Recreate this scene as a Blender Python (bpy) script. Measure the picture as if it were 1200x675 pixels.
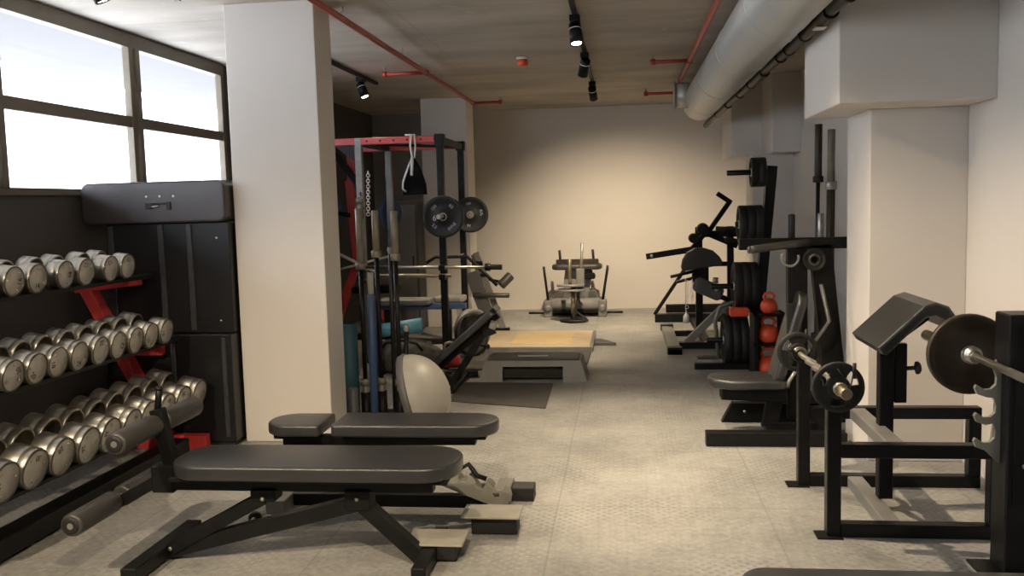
import bpy, bmesh, math, random
from math import sin, cos, pi, radians
from mathutils import Vector, Matrix, Euler
random.seed(7)
for o in list(bpy.data.objects): bpy.data.objects.remove(o)
SC = bpy.context.scene
COL = SC.collection

# ------------------------------------------------------------------ camera
cd = bpy.data.cameras.new('camera'); cam = bpy.data.objects.new('camera', cd); COL.objects.link(cam)
R0 = Vector((0.99230098, 0.1209795, -0.02650907)); R1 = Vector((0.01494556, 0.09550733, 0.99531652)); R2 = Vector((0.12294471, -0.98804975, 0.09296391))
cam.matrix_world = Matrix(((R0.x, R1.x, R2.x, 0), (R0.y, R1.y, R2.y, 0), (R0.z, R1.z, R2.z, 1.5), (0, 0, 0, 1)))
cd.sensor_width = 36; cd.lens = 1067.42 / 1200 * 36; cd.clip_start = 0.05
SC.camera = cam

# ------------------------------------------------------------------ light and exposure
vs = SC.view_settings
vs.view_transform = 'Standard'; vs.look = 'None'; vs.gamma = 1; vs.use_curve_mapping = False
vs.exposure = 0.46
SKY_STRENGTH = 8.6
SPOT_W = 270.0
SPOT_COL = (1.0, 0.80, 0.55)
w = bpy.data.worlds.new('sky'); SC.world = w; w.use_nodes = True
bg = w.node_tree.nodes['Background']
bg.inputs['Color'].default_value = (0.80, 0.87, 1.0, 1); bg.inputs['Strength'].default_value = SKY_STRENGTH
def portal(name, loc, rot, sx, sy):
    l = bpy.data.lights.new(name, 'AREA'); l.shape = 'RECTANGLE'; l.size = sx; l.size_y = sy
    l.cycles.is_portal = True
    o = bpy.data.objects.new(name, l); COL.objects.link(o); o.location = loc; o.rotation_euler = rot
    return o
portal('window_portal', (-3.56, 2.4, 2.16), (0, radians(-90), 0), 1.1, 11.0)

# ------------------------------------------------------------------ materials
def newmat(name):
    m = bpy.data.materials.new(name); m.use_nodes = True
    return m, m.node_tree, m.node_tree.nodes, m.node_tree.links, m.node_tree.nodes['Principled BSDF']
def mat(name, col, rough=0.5, metal=0.0, var=0.12, scale=9.0, bump=0.0, bscale=60.0, spec=0.5, stretch=None, rvar=0.0):
    """plain coloured surface with a little procedural variation"""
    m, nt, N, L, b = newmat(name)
    tc = N.new('ShaderNodeTexCoord'); mp = N.new('ShaderNodeMapping'); L.new(tc.outputs['Object'], mp.inputs['Vector'])
    if stretch: mp.inputs['Scale'].default_value = stretch
    nz = N.new('ShaderNodeTexNoise'); nz.inputs['Scale'].default_value = scale; nz.inputs['Detail'].default_value = 5
    L.new(mp.outputs['Vector'], nz.inputs['Vector'])
    rp = N.new('ShaderNodeValToRGB'); rp.color_ramp.elements[0].position = 0.3; rp.color_ramp.elements[1].position = 0.7
    rp.color_ramp.elements[0].color = tuple(max(0, c * (1 - var)) for c in col) + (1,)
    rp.color_ramp.elements[1].color = tuple(min(1, c * (1 + var)) for c in col) + (1,)
    L.new(nz.outputs['Fac'], rp.inputs['Fac']); L.new(rp.outputs['Color'], b.inputs['Base Color'])
    b.inputs['Roughness'].default_value = rough; b.inputs['Metallic'].default_value = metal
    b.inputs['Specular IOR Level'].default_value = spec
    if rvar:
        mr = N.new('ShaderNodeMapRange'); mr.inputs['To Min'].default_value = max(0.03, rough - rvar); mr.inputs['To Max'].default_value = rough + rvar
        L.new(nz.outputs['Fac'], mr.inputs['Value']); L.new(mr.outputs['Result'], b.inputs['Roughness'])
    if bump:
        n2 = N.new('ShaderNodeTexNoise'); n2.inputs['Scale'].default_value = bscale; n2.inputs['Detail'].default_value = 4
        L.new(mp.outputs['Vector'], n2.inputs['Vector'])
        bp = N.new('ShaderNodeBump'); bp.inputs['Strength'].default_value = bump; bp.inputs['Distance'].default_value = 0.003
        L.new(n2.outputs['Fac'], bp.inputs['Height']); L.new(bp.outputs['Normal'], b.inputs['Normal'])
    return m
def mathn(N, L, op, a, b=None):
    n = N.new('ShaderNodeMath'); n.operation = op
    for i, v in enumerate((a, b)):
        if v is None: continue
        if isinstance(v, (int, float)): n.inputs[i].default_value = v
        else: L.new(v, n.inputs[i])
    return n.outputs[0]
def floor_mat():
    m, nt, N, L, b = newmat('studded_rubber_floor')
    tc = N.new('ShaderNodeTexCoord'); sp = N.new('ShaderNodeSeparateXYZ'); L.new(tc.outputs['Object'], sp.inputs[0])
    x, y = sp.outputs[0], sp.outputs[1]
    sx = mathn(N, L, 'SINE', mathn(N, L, 'MULTIPLY', x, 2 * pi / 0.052)); sy = mathn(N, L, 'SINE', mathn(N, L, 'MULTIPLY', y, 2 * pi / 0.052))
    pr = mathn(N, L, 'MULTIPLY', sx, sy)
    stud = N.new('ShaderNodeMapRange'); stud.inputs['From Min'].default_value = 0.35; stud.inputs['From Max'].default_value = 0.55; L.new(pr, stud.inputs['Value'])
    # large worn dusty patches
    n1 = N.new('ShaderNodeTexNoise'); n1.inputs['Scale'].default_value = 1.6; n1.inputs['Detail'].default_value = 9; n1.inputs['Roughness'].default_value = 0.65; L.new(tc.outputs['Object'], n1.inputs['Vector'])
    n2 = N.new('ShaderNodeTexNoise'); n2.inputs['Scale'].default_value = 26; n2.inputs['Detail'].default_value = 9; n2.inputs['Roughness'].default_value = 0.75; L.new(tc.outputs['Object'], n2.inputs['Vector'])
    rp = N.new('ShaderNodeValToRGB'); e = rp.color_ramp.elements
    e[0].position = 0.34; e[0].color = (0.165, 0.163, 0.152, 1); e[1].position = 0.66; e[1].color = (0.43, 0.425, 0.40, 1)
    L.new(mathn(N, L, 'ADD', mathn(N, L, 'MULTIPLY', n1.outputs['Fac'], 0.5), mathn(N, L, 'MULTIPLY', n2.outputs['Fac'], 0.5)), rp.inputs['Fac'])
    # studs rubbed lighter in some areas, dirt in others
    n3 = N.new('ShaderNodeTexNoise'); n3.inputs['Scale'].default_value = 1.7; n3.inputs['Detail'].default_value = 4
    mp3 = N.new('ShaderNodeMapping'); mp3.inputs['Location'].default_value = (7, 3, 0); L.new(tc.outputs['Object'], mp3.inputs['Vector']); L.new(mp3.outputs['Vector'], n3.inputs['Vector'])
    hl = N.new('ShaderNodeMapRange'); hl.inputs['From Min'].default_value = 0.52; hl.inputs['From Max'].default_value = 0.66; L.new(n3.outputs['Fac'], hl.inputs['Value'])
    dk = N.new('ShaderNodeMapRange'); dk.inputs['From Min'].default_value = 0.50; dk.inputs['From Max'].default_value = 0.36; L.new(n3.outputs['Fac'], dk.inputs['Value'])
    mx = N.new('ShaderNodeMix'); mx.data_type = 'RGBA'; mx.blend_type = 'MIX'; L.new(mathn(N, L, 'MULTIPLY', mathn(N, L, 'MULTIPLY', stud.outputs[0], hl.outputs[0]), 0.22), mx.inputs[0])
    L.new(rp.outputs['Color'], mx.inputs[6]); mx.inputs[7].default_value = (0.66, 0.64, 0.58, 1)
    mx2 = N.new('ShaderNodeMix'); mx2.data_type = 'RGBA'; L.new(mathn(N, L, 'MULTIPLY', mathn(N, L, 'MULTIPLY', stud.outputs[0], dk.outputs[0]), 0.35), mx2.inputs[0])
    L.new(mx.outputs[2], mx2.inputs[6]); mx2.inputs[7].default_value = (0.07, 0.068, 0.062, 1)
    # tile seams every metre
    def seam(v, off):
        f = mathn(N, L, 'FRACT', mathn(N, L, 'ADD', v, off)); return mathn(N, L, 'LESS_THAN', f, 0.010)
    sm = mathn(N, L, 'MAXIMUM', seam(x, 0.35), seam(y, 0.62))
    mx3 = N.new('ShaderNodeMix'); mx3.data_type = 'RGBA'; L.new(mathn(N, L, 'MULTIPLY', sm, 0.22), mx3.inputs[0]); L.new(mx2.outputs[2], mx3.inputs[6]); mx3.inputs[7].default_value = (0.05, 0.05, 0.045, 1)
    L.new(mx3.outputs[2], b.inputs['Base Color'])
    ro = N.new('ShaderNodeMapRange'); ro.inputs['To Min'].default_value = 0.42; ro.inputs['To Max'].default_value = 0.62; L.new(n2.outputs['Fac'], ro.inputs['Value']); L.new(ro.outputs[0], b.inputs['Roughness'])
    bp = N.new('ShaderNodeBump'); bp.inputs['Strength'].default_value = 0.5; bp.inputs['Distance'].default_value = 0.002
    L.new(mathn(N, L, 'ADD', stud.outputs[0], mathn(N, L, 'MULTIPLY', n2.outputs['Fac'], 0.6)), bp.inputs['Height']); L.new(bp.outputs['Normal'], b.inputs['Normal'])
    return m
def concrete_mat():
    m, nt, N, L, b = newmat('cast_concrete')
    tc = N.new('ShaderNodeTexCoord'); sp = N.new('ShaderNodeSeparateXYZ'); L.new(tc.outputs['Object'], sp.inputs[0])
    mp = N.new('ShaderNodeMapping'); mp.inputs['Scale'].default_value = (0.5, 1.3, 1); L.new(tc.outputs['Object'], mp.inputs['Vector'])
    n1 = N.new('ShaderNodeTexNoise'); n1.inputs['Scale'].default_value = 1.3; n1.inputs['Detail'].default_value = 8; n1.inputs['Roughness'].default_value = 0.6; L.new(mp.outputs['Vector'], n1.inputs['Vector'])
    n2 = N.new('ShaderNodeTexNoise'); n2.inputs['Scale'].default_value = 2.6; n2.inputs['Detail'].default_value = 9; n2.inputs['Distortion'].default_value = 1.4; L.new(tc.outputs['Object'], n2.inputs['Vector'])
    rp = N.new('ShaderNodeValToRGB'); e = rp.color_ramp.elements
    e[0].position = 0.3; e[0].color = (0.30, 0.265, 0.22, 1); e[1].position = 0.75; e[1].color = (0.52, 0.47, 0.40, 1)
    L.new(n1.outputs['Fac'], rp.inputs['Fac'])
    # pale scars
    sc = N.new('ShaderNodeMapRange'); sc.inputs['From Min'].default_value = 0.665; sc.inputs['From Max'].default_value = 0.73; L.new(n2.outputs['Fac'], sc.inputs['Value'])
    mx = N.new('ShaderNodeMix'); mx.data_type = 'RGBA'; L.new(mathn(N, L, 'MULTIPLY', sc.outputs[0], 0.5), mx.inputs[0]); L.new(rp.outputs['Color'], mx.inputs[6]); mx.inputs[7].default_value = (0.6, 0.56, 0.5, 1)
    # formwork board joints
    def line(v, sz, off, wd):
        f = mathn(N, L, 'FRACT', mathn(N, L, 'ADD', mathn(N, L, 'DIVIDE', v, sz), off)); return mathn(N, L, 'LESS_THAN', f, wd)
    ln = mathn(N, L, 'MAXIMUM', line(sp.outputs[1], 1.25, 0.2, 0.014), line(sp.outputs[0], 2.4, 0.62, 0.006))
    mx2 = N.new('ShaderNodeMix'); mx2.data_type = 'RGBA'; L.new(mathn(N, L, 'MULTIPLY', ln, 0.16), mx2.inputs[0]); L.new(mx.outputs[2], mx2.inputs[6]); mx2.inputs[7].default_value = (0.10, 0.09, 0.08, 1)
    L.new(mx2.outputs[2], b.inputs['Base Color']); b.inputs['Roughness'].default_value = 0.85
    bp = N.new('ShaderNodeBump'); bp.inputs['Strength'].default_value = 0.4; bp.inputs['Distance'].default_value = 0.01
    L.new(n2.outputs['Fac'], bp.inputs['Height']); L.new(bp.outputs['Normal'], b.inputs['Normal'])
    return m
def glass_mat():
    m, nt, N, L, b = newmat('window_glass'); N.remove(b)
    t = N.new('ShaderNodeBsdfTransparent'); g = N.new('ShaderNodeBsdfGlossy'); g.inputs['Roughness'].default_value = 0.02
    fr = N.new('ShaderNodeFresnel'); fr.inputs['IOR'].default_value = 1.3; mx = N.new('ShaderNodeMixShader')
    ge = N.new('ShaderNodeNewGeometry'); L.new(mathn(N, L, 'MULTIPLY', mathn(N, L, 'MINIMUM', fr.outputs[0], .25), mathn(N, L, 'SUBTRACT', 1.0, ge.outputs['Backfacing'])), mx.inputs[0]); L.new(t.outputs[0], mx.inputs[1]); L.new(g.outputs[0], mx.inputs[2]); L.new(mx.outputs[0], N['Material Output'].inputs['Surface'])
    return m
def emit_mat(name, col, s):
    m, nt, N, L, b = newmat(name)
    b.inputs['Base Color'].default_value = (.8, .8, .8, 1); b.inputs['Emission Color'].default_value = col + (1,); b.inputs['Emission Strength'].default_value = s
    return m
def duct_mat():
    m = mat('galvanised_duct', (0.46, 0.46, 0.44), 0.42, 0.35, 0.05, 2.0, rvar=0.06)
    return m
M = dict(
    floor=floor_mat(), concrete=concrete_mat(), glass=glass_mat(), duct=duct_mat(),
    plaster=mat('white_plaster', (0.64, 0.605, 0.565), 0.75, var=0.025, scale=1.2, bump=0.08, bscale=120, spec=0.3),
    darkwall=mat('charcoal_painted_wall', (0.066, 0.058, 0.052), 0.75, var=0.12, scale=2, bump=0.2, bscale=90),
    greywall=mat('shade_grey_wall', (0.30, 0.30, 0.31), 0.7, var=0.06, scale=2),  # grey tone takes in the shade on the back left wall
    frame=mat('bronze_window_frame', (0.15, 0.128, 0.095), 0.45, 0.2, var=0.08),
    facade=mat('cream_facade', (0.80, 0.77, 0.72), 0.8, var=0.04, scale=0.8),  # the building's own even pale cream
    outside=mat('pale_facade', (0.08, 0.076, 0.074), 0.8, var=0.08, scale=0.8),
    black=mat('black_powder_coated_steel', (0.007, 0.007, 0.0075), 0.45, 0.0, var=0.2, scale=18, bump=0.15, bscale=300, rvar=0.08, spec=0.22),
    black2=mat('worn_black_steel', (0.006, 0.006, 0.0065), 0.40, 0.0, var=0.25, scale=18, rvar=0.1, spec=0.28),
    vinyl=mat('black_vinyl', (0.024, 0.0245, 0.026), 0.32, var=0.12, scale=6, spec=0.8, bump=0.35, bscale=260, rvar=0.06),
    padgrey=mat('sheen_grey_vinyl', (0.20, 0.185, 0.155), 0.45, var=0.08),  # black vinyl lightened to grey to carry its sheen
    vinylside=mat('black_vinyl_side', (0.006, 0.006, 0.006), 0.6, var=0.1, spec=0.2),
    foam=mat('black_foam_roller', (0.045, 0.043, 0.040), 0.42, var=0.15, bump=0.25, bscale=150),
    rubber=mat('black_rubber', (0.010, 0.010, 0.0095), 0.6, var=0.25, scale=20, bump=0.2),
    iron=mat('brown_black_cast_iron', (0.045, 0.032, 0.021), 0.46, 0.2, var=0.35, scale=14, bump=0.3, bscale=80, rvar=0.1),
    chrome=mat('brushed_chrome', (0.50, 0.475, 0.42), 0.36, 1.0, var=0.12, scale=10, stretch=(1, 1, 1), rvar=0.08),
    chromeface=mat('satin_steel_face', (0.40, 0.38, 0.34), 0.45, 0.25, var=0.10, scale=20),
    rim=mat('dull_steel_rim', (0.13, 0.12, 0.11), 0.35, 0.8, var=0.2),
    steel=mat('grey_steel', (0.42, 0.40, 0.36), 0.38, 0.8, var=0.2, scale=14),
    sleeve=mat('aged_steel_sleeve', (0.20, 0.185, 0.15), 0.5, 0.4, var=0.2, scale=14),
    brass=mat('brassy_steel', (0.42, 0.35, 0.24), 0.32, 0.9, var=0.2),
    red=mat('red_powder_coat', (0.52, 0.045, 0.045), 0.42, var=0.1),
    orange=mat('orange_red_enamel', (0.78, 0.09, 0.035), 0.4, var=0.1),
    redpipe=mat('sprinkler_red_paint', (0.33, 0.035, 0.022), 0.45, var=0.12),
    blue=mat('deep_blue_foam', (0.02, 0.05, 0.13), 0.55, var=0.1),
    teal=mat('teal_foam', (0.02, 0.075, 0.105), 0.6, var=0.1),
    skyblue=mat('light_blue_foam', (0.16, 0.46, 0.62), 0.55, var=0.08),
    navy=mat('navy_fabric', (0.05, 0.09, 0.20), 0.7, var=0.2),
    bosu=mat('grey_rubber_dome', (0.30, 0.29, 0.26), 0.45, var=0.04),
    greyplastic=mat('grey_plastic', (0.20, 0.20, 0.195), 0.5, var=0.1),
    darkgrey=mat('dark_grey_plastic', (0.085, 0.085, 0.087), 0.5, var=0.1),
    mat=mat('dark_rubber_mat', (0.075, 0.070, 0.062), 0.65, var=0.15),
    footplate=mat('scuffed_rubber_footplate', (0.34, 0.32, 0.27), 0.55, var=0.12),
    zinc=mat('grey_zinc_bracket', (0.33, 0.32, 0.27), 0.42, 0.35, var=0.1),
    greyframe=mat('grey_painted_tube', (0.20, 0.195, 0.185), 0.42, 0.2, var=0.12),
    wood=mat('pale_plywood', (0.52, 0.42, 0.29), 0.42, var=0.12, scale=3, stretch=(1, 8, 1)),
    wood2=mat('light_patch_plywood', (0.64, 0.48, 0.25), 0.4, var=0.12, scale=3, stretch=(1, 8, 1)),  # golden tone carries the warm patch of light on the platform
    blackcloth=mat('black_canvas', (0.008, 0.008, 0.008), 0.95, var=0.2, spec=0.1),
    white=mat('white_paint', (0.72, 0.72, 0.70), 0.5, var=0.04),
    ink=mat('dark_ink', (0.04, 0.03, 0.03), 0.6, var=0.05),
    greytext=mat('pale_grey_lettering', (0.46, 0.46, 0.45), 0.6, var=0.05),
    cloth=mat('crumpled_grey_cloth', (0.11, 0.105, 0.09), 0.9, var=0.35, scale=18, bump=1.0, bscale=20),
    case=mat('black_case_vinyl', (0.048, 0.041, 0.041), 0.36, var=0.15, scale=3, bump=0.3, bscale=40, rvar=0.08),
    cabinet=mat('black_cabinet_board', (0.006, 0.006, 0.008), 0.40, var=0.2, scale=3, rvar=0.06),
    cabtrim=mat('dark_cabinet_edging', (0.038, 0.038, 0.045), 0.45, var=0.3, scale=20),
    lens=emit_mat('lit_spotlight_lens', (1.0, 0.80, 0.52), 30.0),
    darkpipe=mat('dark_cable_sleeve', (0.035, 0.034, 0.032), 0.5, var=0.3),
)

# ------------------------------------------------------------------ mesh helpers
def V(*a): return Vector(a)
def frame_z(d, up=None):
    d = Vector(d).normalized(); up = Vector(up) if up is not None else (Vector((0, 0, 1)) if abs(d.z) < 0.95 else Vector((0, 1, 0)))
    x = up.cross(d)
    if x.length < 1e-5: x = Vector((1, 0, 0)).cross(d)
    x.normalize(); y = d.cross(x); return Matrix((x, y, d)).transposed()
class MB:
    def __init__(s): s.v = []; s.f = []; s.sm = []
    def add(s, vs, fs, smooth=False):
        n = len(s.v); s.v += [tuple(v) for v in vs]; s.f += [tuple(i + n for i in f) for f in fs]; s.sm += [smooth] * len(fs); return s
    def box(s, x0, x1, y0, y1, z0, z1, bev=0.004, M4=None):
        """bevelled box"""
        bev = min(bev, .45 * min(abs(x1 - x0), abs(y1 - y0), abs(z1 - z0)))
        bm = bmesh.new(); r = bmesh.ops.create_cube(bm, size=1)
        for v in bm.verts: v.co = Vector(((x0 + x1) / 2 + v.co.x * (x1 - x0), (y0 + y1) / 2 + v.co.y * (y1 - y0), (z0 + z1) / 2 + v.co.z * (z1 - z0)))
        if bev > 0: bmesh.ops.bevel(bm, geom=list(bm.edges), offset=bev, segments=1, affect='EDGES')
        if M4 is not None: bm.transform(M4)
        bm.verts.index_update(); s.add([v.co.copy() for v in bm.verts], [[v.index for v in f.verts] for f in bm.faces]); bm.free(); return s
    def beam(s, p0, p1, w, h, up=None, bev=0.003, e0=0, e1=0):
        """square tube between two points: w across, h along 'up'"""
        p0 = Vector(p0); p1 = Vector(p1); d = p1 - p0; L = d.length; m = frame_z(d, up).to_4x4(); m.translation = p0
        return s.box(-w / 2, w / 2, -h / 2, h / 2, -e0, L + e1, bev, m)
    def lathe(s, p0, axis, prof, seg=24, smooth=True, caps=True):
        """prof: list of (distance along axis, radius)"""
        m = frame_z(axis); p0 = Vector(p0); vs = []; fs = []
        for (t, r) in prof:
            for k in range(seg):
                a = 2 * pi * k / seg; vs.append(p0 + m @ Vector((r * cos(a), r * sin(a), t)))
        for i in range(len(prof) - 1):
            for k in range(seg):
                k2 = (k + 1) % seg; fs.append((i * seg + k, i * seg + k2, (i + 1) * seg + k2, (i + 1) * seg + k))
        n = len(s.v); s.add(vs, fs, smooth)
        if caps:
            for (i, rev) in ((0, True), (len(prof) - 1, False)):
                if prof[i][1] > 1e-6:
                    ring = [n + i * seg + k for k in range(seg)]; s.f.append(tuple(reversed(ring)) if rev else tuple(ring)); s.sm.append(False)
        return s
    def cyl(s, p0, p1, r, seg=16, bev=0.0, r1=None):
        p0 = Vector(p0); p1 = Vector(p1); d = p1 - p0; L = d.length; r1 = r if r1 is None else r1
        b = min(bev, r * .4, L * .4)
        prof = [(0, r - b), (b, r), (L - b, r1), (L, r1 - b)] if b > 0 else [(0, r), (L, r1)]
        return s.lathe(p0, d, prof, seg)
    def tube(s, pts, r, seg=10, closed=False, radii=None):
        pts = [Vector(p) for p in pts]; n = len(pts); vs = []; fs = []; prev = None
        for i, p in enumerate(pts):
            a = pts[(i - 1) % n] if (i > 0 or closed) else p; b = pts[(i + 1) % n] if (i < n - 1 or closed) else p
            d = (b - a).normalized()
            if prev is None: m = frame_z(d); x = m.col[0]
            else:
                x = prev - d * prev.dot(d)
                x.normalize()
            y = d.cross(x); prev = x; rr = radii[i] if radii else r
            for k in range(seg):
                t = 2 * pi * k / seg; vs.append(p + (x * cos(t) + y * sin(t)) * rr)
        for i in range(n if closed else n - 1):
            j = (i + 1) % n
            for k in range(seg): fs.append((i * seg + k, i * seg + (k + 1) % seg, j * seg + (k + 1) % seg, j * seg + k))
        b0 = len(s.v); s.add(vs, fs, True)
        if not closed:
            s.f.append(tuple(b0 + k for k in reversed(range(seg)))); s.sm.append(False)
            s.f.append(tuple(b0 + (n - 1) * seg + k for k in range(seg))); s.sm.append(False)
        return s
    def prism(s, outline, t, M4, er=0.0, smooth=False, steps=3):
        """closed 2-D outline (ccw) extruded 0..t in local z, edges rounded by er, placed by M4"""
        n = len(outline); o = [Vector((p[0], p[1])) for p in outline]
        nr = []
        for i in range(n):
            e1 = (o[i] - o[i - 1]); e2 = (o[(i + 1) % n] - o[i])
            n1 = Vector((e1.y, -e1.x)); n2 = Vector((e2.y, -e2.x))
            if n1.length > 0: n1.normalize()
            if n2.length > 0: n2.normalize()
            q = n1 + n2
            q = q.normalized() if q.length > 1e-6 else n1
            dd = max(.5, q.dot(n2)); nr.append(q / dd)
        rings = []
        if er > 0:
            for k in range(steps + 1):
                a = pi / 2 * k / steps; rings.append((er * (1 - sin(a)) , er * (1 - cos(a))))
            low = [(ins, z) for ins, z in rings]
            allr = low + [(ins, t - z) for ins, z in reversed(low)]
        else: allr = [(0, 0), (0, t)]
        vs = []
        for ins, z in allr:
            for i in range(n):
                p = o[i] - nr[i] * ins; vs.append(M4 @ Vector((p.x, p.y, z)))
        fs = []
        for r_ in range(len(allr) - 1):
            for i in range(n): fs.append((r_ * n + i, r_ * n + (i + 1) % n, (r_ + 1) * n + (i + 1) % n, (r_ + 1) * n + i))
        b0 = len(s.v); s.add(vs, fs, smooth)
        s.f.append(tuple(b0 + i for i in reversed(range(n)))); s.sm.append(False)
        s.f.append(tuple(b0 + (len(allr) - 1) * n + i for i in range(n))); s.sm.append(smooth)
        return s
    def build(s, name, m, parent=None, label=None, kind=None):
        me = bpy.data.meshes.new(name); off = parent_world(parent)
        me.from_pydata([(v[0] - off[0], v[1] - off[1], v[2] - off[2]) for v in s.v], [], s.f); me.update()
        for p, sm in zip(me.polygons, s.sm): p.use_smooth = sm
        me.materials.append(M[m] if isinstance(m, str) else m)
        o = bpy.data.objects.new(name, me); COL.objects.link(o)
        if parent is not None: o.parent = parent
        if label: o['label'] = label
        if kind: o['kind'] = kind
        return o
def parent_world(p):
    off = Vector((0, 0, 0))
    while p is not None: off = off + p.location; p = p.parent
    return off
def thing(name, label, cat, loc=(0, 0, 0), group=None, rz=0.0):
    o = bpy.data.objects.new(name, None); COL.objects.link(o); o.empty_display_size = 0.1
    o.location = loc; o.rotation_euler = (0, 0, rz); o['label'] = label; o['category'] = cat
    if group: o['group'] = group
    return o
def tag(o, label, cat, group=None, kind=None):
    o['label'] = label; o['category'] = cat
    if group: o['group'] = group
    if kind: o['kind'] = kind
    return o
def struct(o): o['kind'] = 'structure'; return o
def dup(root, loc=None, rot=None, label=None, group=None):
    kids = {}
    for ob in COL.objects:
        if ob.parent: kids.setdefault(ob.parent.name, []).append(ob)
    def cp(o, par):
        c = o.copy(); COL.objects.link(c)
        if par is not None: c.parent = par
        for k in kids.get(o.name, []): cp(k, c)
        return c
    r = cp(root, None)
    if loc is not None: r.location = loc
    if rot is not None: r.rotation_euler = rot
    if label: r['label'] = label
    if group: r['group'] = group
    return r
def roundrect(w, h, r, n=6):
    """ccw outline centred on 0"""
    pts = []; r = min(r, w / 2 - 1e-4, h / 2 - 1e-4)
    for (cx, cy, a0) in ((w / 2 - r, h / 2 - r, 0), (-w / 2 + r, h / 2 - r, 90), (-w / 2 + r, -h / 2 + r, 180), (w / 2 - r, -h / 2 + r, 270)):
        for k in range(n + 1):
            a = radians(a0 + 90 * k / n); pts.append((cx + r * cos(a), cy + r * sin(a)))
    return pts
def M4(origin, x, y):
    x = Vector(x).normalized(); z = x.cross(Vector(y)).normalized(); y = z.cross(x); m = Matrix((x, y, z)).transposed().to_4x4(); m.translation = Vector(origin); return m
def text(name, body, size, origin, x, y, m, parent, ext=0.0008):
    cu = bpy.data.curves.new(name, 'FONT'); cu.body = body; cu.size = size; cu.extrude = ext; cu.align_x = 'CENTER'; cu.align_y = 'CENTER'; cu.resolution_u = 3
    tmp = bpy.data.objects.new(name, cu); COL.objects.link(tmp)
    dg = bpy.context.evaluated_depsgraph_get(); me = bpy.data.meshes.new_from_object(tmp.evaluated_get(dg)); bpy.data.objects.remove(tmp)
    mm = M4(Vector(origin) - parent_world(parent), x, y); me.transform(mm); me.materials.clear(); me.materials.append(M[m])
    o = bpy.data.objects.new(name, me); COL.objects.link(o); o.parent = parent; return o
def arc(c, u, v, r, a0, a1, n=12):
    c = Vector(c); u = Vector(u); v = Vector(v)
    return [c + u * (r * cos(radians(a0 + (a1 - a0) * k / n))) + v * (r * sin(radians(a0 + (a1 - a0) * k / n))) for k in range(n + 1)]
def bolt(mb, p, axis, r=0.008, h=0.006): mb.lathe(p, axis, [(0, r), (h * .6, r), (h, r * .6)], 8)

# ================================================================== THE ROOM
HC = 2.78; XL = -3.5; XR = 1.85; YB = 12.67; YF = -2.5
struct(MB().box(XL - .3, XR + .3, YF - .3, YB + .3, -0.15, 0, 0).build('floor', 'floor'))
struct(MB().box(XL - .3, XR + .3, YF - .3, YB + .3, HC, HC + .25, 0).build('ceiling', 'concrete'))
struct(MB().box(XL - .2, XR + .2, YB, YB + .2, 0, HC, 0).box(-2.5, -1.9, YB - .01, YB, 0, .001, 0).build('wall_back', 'plaster'))
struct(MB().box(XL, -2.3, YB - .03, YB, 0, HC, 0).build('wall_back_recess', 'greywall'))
struct(MB().box(XR, XR + .2, YF - .2, YB, 0, HC, 0).build('wall_right', 'plaster'))
# left wall: dark parapet below the window, dark pier beyond it
struct(MB().box(XL - .06, XL, YF - .2, 7.80, 0, 1.62, 0).box(XL - .06, XL, 7.80, YB, 0, HC, 0).box(XL - .06, XL, YF - .2, -2.2, 1.62, HC, 0).build('wall_left', 'darkwall'))
struct(MB().box(XL - .2, XR + .2, YF - .2, YF, 0, HC, 0).build('wall_rear', 'plaster'))
# strip window
wf = MB(); Y0, Y1 = -2.2, 7.80
wf.box(XL - .05, XL + .02, Y0, Y1, 2.675, HC, .003).box(XL - .06, XL + .02, Y0, Y1, 1.62, 1.665, .003).box(XL - .03, XL + .012, Y0, Y1, 2.11, 2.19, .003)
for y in (-1.3, .2, 1.72, 3.22, 4.72, 6.24):
    wf.box(XL - .035, XL + .018, y, y + .055, 1.66, 2.68, .003).box(XL - .035, XL + .03, y + .07, y + .125, 1.66, 2.68, .003)
wf.box(XL - .035, XL + .018, 7.745, 7.80, 1.66, 2.68, .003).box(XL - .08, XL + .018, Y0, Y0 + .06, 1.66, 2.68, .003)
w1 = struct(wf.build('window_1', 'frame')); MB().box(XL - .020, XL - .014, Y0, Y1, 1.66, 2.68, 0).build('pane', 'glass', w1)
# what is outside: a soffit over the window and the pale building across the yard
struct(MB().box(-5.4, XL - .07, -6, 16, 2.86, 3.05, 0).build('canopy', 'outside'))
struct(MB().box(-10.5, -10, -12, 30, -3, 3.9, 0).build('courtyard_facade', 'facade'))
# columns
struct(MB().box(-2.46, -1.88, 5.56, 5.88, 0, HC, .004).build('column', 'plaster'))
struct(MB().box(-2.42, -1.86, 10.95, 11.45, 0, HC, .004).build('column', 'plaster'))
struct(MB().box(1.34, XR, 5.22, 5.73, 0, 1.956, .004).build('column', 'plaster'))
struct(MB().box(1.42, XR, 10.35, 10.95, 0, 1.956, .004).build('column', 'plaster'))
struct(MB().box(1.09, XR, 4.85, 5.74, 1.956, HC, .004).build('beam_casing', 'plaster'))
struct(MB().box(1.22, XR, 10.65, 11.6, 1.956, HC, .004).box(1.56, XR, 9.95, 10.66, 1.956, HC, .004).build('beam_casing', 'plaster'))
# slim conduit on the right wall recess
struct(MB().box(XR - .02, XR, 6.3, 6.33, 0, 2.78, .002).build('trim_1', 'white'))

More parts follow.
